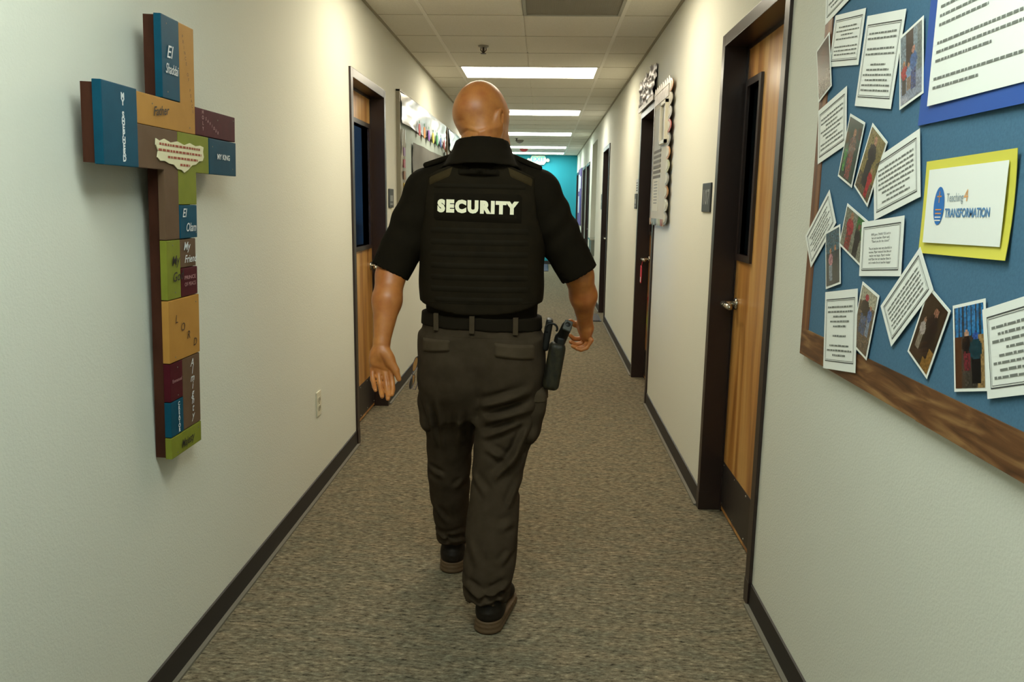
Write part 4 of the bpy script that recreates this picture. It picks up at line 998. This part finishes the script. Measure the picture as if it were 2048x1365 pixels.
# --- trousers ----------------------------------------------------------
FOLD = [((-.205, .735), (-.03, .80), .012, .012), ((-.195, .69), (-.02, .74), .013, .014), ((-.20, .63), (-.05, .70), .010, .010),
        ((-.18, .60), (-.10, .56), .010, .008), ((-.03, .68), (-.10, .53), .011, .014), ((-.055, .60), (-.155, .49), .011, .012), ((-.22, .50), (-.17, .44), .010, .007),
        ((-.065, .48), (-.10, .40), .009, .008), ((-.075, .36), (-.13, .34), .011, .006), ((-.22, .30), (-.19, .22), .012, .006), ((-.085, .27), (-.12, .23), .009, .007),
        ((-.085, .17), (-.165, .135), .009, .012), ((-.235, .165), (-.16, .125), .009, .012), ((-.10, .125), (-.19, .115), .007, .010), ((-.235, .125), (-.17, .105), .006, .008),
        ((-.385, .74), (-.36, .56), .010, .009), ((-.345, .76), (-.335, .52), .009, .006), ((-.27, .72), (-.28, .55), .010, .008), ((-.40, .46), (-.34, .43), .009, .007),
        ((-.27, .42), (-.30, .38), .009, .006), ((-.385, .30), (-.34, .22), .010, .006), ((-.37, .155), (-.31, .145), .007, .007)]
def trousers(P):
    zb = P[:, 2]-.04*np.clip((P[:, 1]-2.42)/.1, 0, 1)*0
    lr = np.maximum(loft(P, LEGR, z0=.05, z1=.95), .098-.35*np.clip(P[:, 1]-2.40, 0, .12)-P[:, 2]); ll = np.maximum(loft(P, LEGL, z0=.05, z1=.95), .112-.35*np.clip(P[:, 1]-2.83, 0, .12)-P[:, 2]); pv = loft(P, PELV, z1=1.035)
    d = smin(smin(lr, ll, .012), pv, .055)
    # seat: cleft and buttock fullness
    d = smin(d, ell(P, (-.11, 2.61, .83), (.085, .078, .09)), .05); d = smin(d, ell(P, (-.30, 2.615, .83), (.085, .076, .09)), .05)
    bk = 1/(1+np.exp((P[:, 1]-CY)/.02))
    s, t = seg2(P, (-.205, .92), (-.207, .70)); d = d+.012*t*np.exp(-(s/.014)**2)*bk
    for a, b, w_, am in FOLD:
        s, t = seg2(P, a, b)
        sg = np.where(P[:, 0] > -.24, 1, 1)
        d = d-am*1.35*np.sin(np.clip(t, .02, .98)*math.pi)**.6*np.exp(-(s/w_)**2)+am*1.0*np.exp(-((s-2.1*w_)/w_)**2)*np.sin(t*math.pi)
    for L_, z_ in ((-.165, .125), (-.33, .15)):
        g_ = np.exp(-((P[:, 2]-z_)/.035)**2)*np.exp(-((P[:, 0]-L_)/.09)**2); d = d-.009*g_*np.sin(P[:, 2]*150+P[:, 0]*34+3*np.sin(P[:, 0]*30+P[:, 1]*25))
    d = d+.0025*np.sin(P[:, 2]*38+P[:, 0]*23)*np.sin(P[:, 0]*31-P[:, 2]*17+P[:, 1]*29)
    return np.maximum(d, np.maximum(P[:, 2]-1.03, -(P[:, 2]-.055)))
tr, tV, tF = nets_obj('trousers', trousers, (-.47, 2.33, .04), (.06, 2.98, 1.05), .006, M_pants, person, 1)
BT = BVHTree.FromPolygons(tV.tolist(), tF.tolist())
# --- vest --------------------------------------------------------------
VT = [(1.0, CX, 2.662, .199, .132), (1.1, CX, 2.662, .203, .135), (1.2, CX, 2.66, .206, .137), (1.3, CX, 2.66, .208, .135), (1.38, CX, 2.66, .208, .130), (1.45, CX, 2.66, .2, .118), (1.5, CX, 2.658, .19, .108), (1.54, CX, 2.657, .18, .094), (1.58, CX, 2.656, .15, .08)]
def vest(P):
    x = P[:, 0]-CX; z = P[:, 2]
    d = loft(P, VT, n=2.7, grow=.008, z0=1.0, z1=1.6)
    sl = (z-(1.572-.42*np.abs(x)))*.9                                  # shoulder slope
    wv = np.interp(z, [1.0, 1.22, 1.3, 1.38, 1.45, 1.55], [.23, .225, .205, .182, .176, .178])
    arm_ = np.abs(x)-wv
    bot = (1.047+.9*x*x)-z
    nk = -(np.sqrt((x*1.0)**2+(z-1.60)**2)-.085)
    d = np.maximum(d, sl); d = np.maximum(d, arm_); d = np.maximum(d, bot); d = np.maximum(d, np.minimum(nk, .05))
    fl = .0022*np.sin(z*31+x*9)*np.sin(x*22+z*13)
    return d+fl
ve, vV, vF = nets_obj('tactical_vest', vest, (-.46, 2.48, 1.02), (.05, 2.84, 1.62), .0055, M_vest, person, 2)
BVv = BVHTree.FromPolygons(vV.tolist(), vF.tolist())
BVs = BVHTree.FromPolygons(sV.tolist(), sF.tolist())
def ycast(tree, x, z, frm=2.2, dflt=2.53):
    h_ = tree.ray_cast(Vector((x, frm, z)), Vector((0, 1, 0)), 1.5)
    return h_[0].y if h_[0] is not None else dflt
def patch(name, poly4, tree, t, m, parent, nx=16, ny=6, bulge=0, dflt=2.53, inset=.12):
    """quad corner list TL,TR,BR,BL in (x,z), wrapped on the surface facing -y"""
    TL, TR, BR, BL = [np.array(p, float) for p in poly4]; mb = MB(); g = {}
    for j in range(ny+1):
        for i in range(nx+1):
            u, v = i/nx, j/ny; p = (TL*(1-u)+TR*u)*(1-v)+(BL*(1-u)+BR*u)*v
            e = min(1, min(u, 1-u)*nx/1.0, min(v, 1-v)*ny/1.0)
            y = ycast(tree, p[0], p[1], dflt=dflt)
            g[i, j] = len(mb.v); mb.v.append((p[0], y-(t if e > 0 else -.002)-bulge*math.sin(math.pi*u)*math.sin(math.pi*v), p[1]))
    for j in range(ny):
        for i in range(nx): mb.f.append((g[i, j], g[i, j+1], g[i+1, j+1], g[i+1, j]))
    me = bpy.data.meshes.new(name); me.from_pydata(mb.v, [], mb.f); me.materials.append(m)
    me.polygons.foreach_set('use_smooth', [True]*len(me.polygons))
    return link(name, me, parent)
for i, z in enumerate((1.325, 1.288, 1.250, 1.212, 1.174, 1.136, 1.100)):
    hw = .165 if i < 6 else .15
    patch('webbing_strip', [(CX-hw, z+.0125), (CX+hw, z+.0105), (CX+hw, z-.0145), (CX-hw, z-.0125)], BVv, .0022, M_web, ve, 30, 4)
patch('webbing_strip', [(CX-.155, 1.476), (CX+.15, 1.474), (CX+.15, 1.455), (CX-.155, 1.457)], BVv, .003, M_web, ve, 28, 4)
hd = patch('drag_handle', [(-.277, 1.522), (-.141, 1.520), (-.141, 1.497), (-.277, 1.499)], BVv, .006, M_patch, ve, 18, 4, bulge=.012)
patch('binding_edge', [(CX-.197, 1.094), (CX+.197, 1.094), (CX+.197, 1.086), (CX-.197, 1.086)], BVv, .003, M_web, ve, 30, 2)
for s in (-1, 1):
    patch('shoulder_strap', [(CX+s*.085, 1.53), (CX+s*.172, 1.494), (CX+s*.168, 1.465), (CX+s*.095, 1.495)][::1 if s > 0 else 1], BVv, .003, cloth('strap_tan', '#3c301c', '#322816', .8, 500), ve, 10, 5)
pt = patch('name_patch', [(-.357, 1.447), (-.066, 1.444), (-.067, 1.346), (-.357, 1.353)], BVv, .006, M_patch, ve, 26, 8)
tv, tf = text_data('SECURITY', .06, bold=.0046, spacing=1.25)
w_ = max(p[0] for p in tv)-min(p[0] for p in tv); hgt = max(p[1] for p in tv)-min(p[1] for p in tv)
bmx = bmesh.new(); vs = [bmx.verts.new((p[0]*.262/w_, p[1]*.0425/hgt, 0)) for p in tv]
for f in tf:
    try: bmx.faces.new([vs[i] for i in f])
    except ValueError: pass
bmesh.ops.subdivide_edges(bmx, edges=[e for e in bmx.edges if e.calc_length() > .012], cuts=1)
for v in bmx.verts:
    a, b = v.co.x, v.co.y; x = -.2125+a; z = 1.3985+b-a*.02; v.co = (x, ycast(BVv, x, z)-.0078, z)
me = bpy.data.meshes.new('lettering'); bmx.to_mesh(me); bmx.free(); me.materials.append(mat('reflective_white', '#f2e8c8', .5)); link('lettering', me, pt)
# epaulettes on the shirt shoulders
for s, a, b in ((-1, (-.30, 1.566), (-.397, 1.533)), (1, (-.107, 1.566), (-.012, 1.528))):
    mb = MB(); A = Vector((a[0], 2.655, a[1])); Bv = Vector((b[0], 2.66, b[1])); d = (Bv-A); up = Vector((0, 0, 1)); nrm = Vector((0, 1, 0)).cross(d).normalized(); nrm = nrm if nrm.z > 0 else -nrm
    o, _, _ = nets_obj('epaulette', (lambda A, Bv, nrm: lambda P: np.maximum(rbox(P, tuple((A+Bv)/2), (.056, .03, .0095), .008, roty(math.degrees(math.atan2(-(Bv-A).z, (Bv-A).x)))), -9))(A, Bv, nrm), tuple(min(A[i], Bv[i])-.06 for i in range(3)), tuple(max(A[i], Bv[i])+.06 for i in range(3)), .004, M_shirt, sh, 1)
# --- belt, loops, pockets ------------------------------------------------
def belt(P):
    d = loft(P, PELV, grow=.006); zc_ = 1.018-.035*(P[:, 0]-CX)
    return np.maximum(d, np.abs(P[:, 2]-zc_)-.0225)
be, _, _ = nets_obj('belt', belt, (-.45, 2.48, .97), (.03, 2.85, 1.06), .005, M_belt, person, 1)
M_loop = cloth('belt_loop', '#473b2d', '#3c3224', .9, 700)
for x in (-.349, -.227, -.084):
    zc_ = 1.018-.035*(x-CX); y = CY-.002-.139
    yy = 2.664-.133*(1-min(1, (abs(x-CX)/.21))**2.3)**(1/2.3)-.004
    MB().box((x-.0085, yy-.004, zc_-.03), (x+.0085, yy+.02, zc_+.028)).build('belt_loop', M_loop, tr, bevel=.002)
patch('pocket_flap', [(-.399, .966), (-.298, .966), (-.300, .928), (-.398, .917)], BT, .009, M_loop, tr, 14, 8)
patch('pocket_flap', [(-.155, .961), (-.018, .952), (-.018, .9), (-.153, .913)], BT, .009, M_loop, tr, 16, 8)
patch('waist_seam', [(-.405, .981), (-.01, .972), (-.01, .969), (-.405, .978)], BT, .0015, M_loop, tr, 30, 2)
def cargo(c, r_, Rm, z0, z1, g=0):
    def fn(P):
        q = np.abs((P-np.array(c))@Rm); r3 = np.array(r_)+g
        d = (((q/r3)**3.2).sum(1)**(1/3.2)-1)*r3.min()
        d = d+.003*np.sin(P[:, 2]*55+P[:, 1]*45)*np.sin(P[:, 1]*50-P[:, 2]*20)
        return np.maximum(d, np.maximum(z0-P[:, 2], P[:, 2]-z1))
    return fn
o1, _, _ = nets_obj('cargo_pocket', cargo((-.392, 2.70, .705), (.036, .078, .105), roty(-4), .57, .80), (-.46, 2.58, .56), (-.32, 2.82, .85), .006, M_pants, tr, 1)
o2, _, _ = nets_obj('cargo_pocket', cargo((-.022, 2.63, .69), (.037, .08, .108), roty(12), .55, .79), (-.09, 2.5, .54), (.06, 2.76, .84), .006, M_pants, tr, 1)
nets_obj('cargo_flap', cargo((-.392, 2.70, .705), (.036, .078, .105), roty(-4), .765, .815, .004), (-.46, 2.58, .74), (-.32, 2.82, .86), .006, M_loop, o1, 1)
nets_obj('cargo_flap', cargo((-.022, 2.63, .69), (.037, .08, .108), roty(12), .75, .80, .004), (-.09, 2.5, .73), (.06, 2.76, .86), .006, M_loop, o2, 1)
# --- shoes ---------------------------------------------------------------
def shoe(heel, ang):
    hx, hy = heel; Rm = rotz(ang)
    def loc(P): q = P-np.array((hx, hy, 0)); return q@Rm
    def foot2(q, g=0):
        a = np.array((0, .048)); b = np.array((.004, .235)); ab = b-a; p = q[:, :2]; t = np.clip(((p-a)@ab)/(ab@ab), 0, 1)
        return np.linalg.norm(p-(a+t[:, None]*ab), axis=1)-(.046+.009*t+g)
    def sole(P):
        q = loc(P); top = .044-.018*np.clip(q[:, 1]/.2, 0, 1)
        fl = .006*np.clip(1-q[:, 2]/.045, 0, 1)
        rid = .0018*np.sin(q[:, 2]*420)
        return np.maximum(foot2(q, -.002)-fl+rid, np.maximum(q[:, 2]-top, .002-q[:, 2]))
    def upper(P):
        q = loc(P)
        l = [ell(q, (0, .056, .06), (.042, .052, .05)), cone(q, (0, .075, .06), (.001, .085, .12), .042, .04), cone(q, (0, .11, .055), (.004, .235, .035), .043, .034), ell(q, (.004, .245, .04), (.046, .052, .03))]
        d = smins(l, .03); d = np.maximum(d, .03-q[:, 2])
        return d+.0012*np.sin(q[:, 2]*330)*(q[:, 1] < .04)*(q[:, 2] < .11)
    lo = (hx-.13, hy-.05, -.01); hi = (hx+.16, hy+.36, .19)
    u, _, _ = nets_obj('shoe', upper, lo, hi, .0055, M_shoe, person, 1)
    nets_obj('sole', sole, lo, hi, .0045, M_sole, u, 1)
shoe((-.164, 2.376), -9); shoe((-.323, 2.80), 4)
# --- holster with pistol, eyeglasses ---------------------------------------
M_gun = mat('gun_black', '#14120e', .5, spec=.3); M_kydex = mat('holster_leather', '#15110a', .55, noise=(60, .8, '#2d2916', (1, 1, .4)), spec=.3, bump=(90, .5, .003)); M_grey = mat('magazine_base', '#3d3c36', .6)
t = thing('holstered_pistol', (.045, 2.62, .87), 'black pistol in a textured holster on the right hip', 'pistol')
A = np.array((.040, 2.625, .81)); Bq = np.array((.062, 2.62, .955)); ax_ = (Bq-A)/np.linalg.norm(Bq-A); Rh = roty(math.degrees(math.atan2(ax_[0], ax_[2])))
nets_obj('holster', lambda P: np.maximum(rbox(P, (.047, 2.60, .872), (.028, .034, .082), .018, Rh), -9), (-.03, 2.53, .76), (.13, 2.68, .99), .004, M_kydex, t, 1)
nets_obj('belt_clip', lambda P: rbox(P, (.022, 2.63, .975), (.012, .03, .055), .008, Rh), (-.02, 2.57, .9), (.06, 2.7, 1.06), .004, M_gun, t, 1)
nets_obj('thumb_strap', lambda P: rbox(P, (.066, 2.605, .957), (.014, .028, .016), .006, Rh), (.02, 2.55, .92), (.11, 2.66, 1.0), .004, M_gun, t, 1)
gr = lambda P: smin(cone(P, (.066, 2.62, .955), (.086, 2.575, 1.012), .019, .018), rbox(P, (.062, 2.625, .955), (.015, .03, .022), .008, Rh), .012)
nets_obj('grip', gr, (.02, 2.52, .9), (.14, 2.68, 1.06), .004, M_gun, t, 1)
Rg = roty(20)@rotx(-38)
nets_obj('magazine_base', lambda P: rbox(P, (.0885, 2.566, 1.016), (.0145, .005, .02), .003, Rg), (.05, 2.53, .98), (.13, 2.61, 1.06), .003, M_grey, t, 1)
mb = MB(); mb.tube([(.035+.02*math.cos(a), 2.60, 1.0+.017*math.sin(a)) for a in np.linspace(-.6, math.pi+.9, 16)], .0038, 8); mb.build('retention_ring', M_gun, t, True)
MB().lathe([(.004, 0), (.004, -.004)], (.028, 2.587, .9), 8, 1).build('snap', M_steel, t)
t = thing('eyeglasses', (-.43, 2.6, .84), 'thin wire eyeglasses hanging from the trouser pocket', 'eyeglasses')
M_wire = mat('wire_dark', '#5a5468', .3, metal=.8); M_lens = glass_mat(); M_lens.name = 'lens_glass'
def rim(cx_, cz, a, b, tilt):
    pts = []
    for q in np.linspace(0, 2*math.pi, 24, endpoint=False):
        u, v = a*math.cos(q), b*math.sin(q); pts.append((cx_+u*.32*math.cos(R(tilt))+v*math.sin(R(tilt)), 2.595+u*.94, cz-u*.32*math.sin(R(tilt))+v*math.cos(R(tilt))))
    return pts
for (cx_, cz) in ((-.4265, .868), (-.4375, .806)):
    p = rim(cx_, cz, .017, .026, 12); o = MB().tube(p+[p[0]], .0011, 6, False).build('rim', M_wire, t, True)
    me = bpy.data.meshes.new('lens'); me.from_pydata(p, [], [tuple(range(24))]); me.materials.append(M_lens); link('lens', me, o)
MB().tube([(-.431, 2.59, .843), (-.436, 2.588, .838), (-.433, 2.59, .831)], .0013, 6).build('bridge', M_wire, t, True)
MB().tube([(-.421, 2.6, .892), (-.412, 2.6, .9), (-.404, 2.61, .885), (-.40, 2.63, .86)], .0013, 6).build('temple', M_wire, t, True)
MB().tube([(-.437, 2.6, .781), (-.427, 2.6, .777), (-.42, 2.605, .80), (-.412, 2.61, .88)], .0013, 6).build('temple', M_wire, t, True)
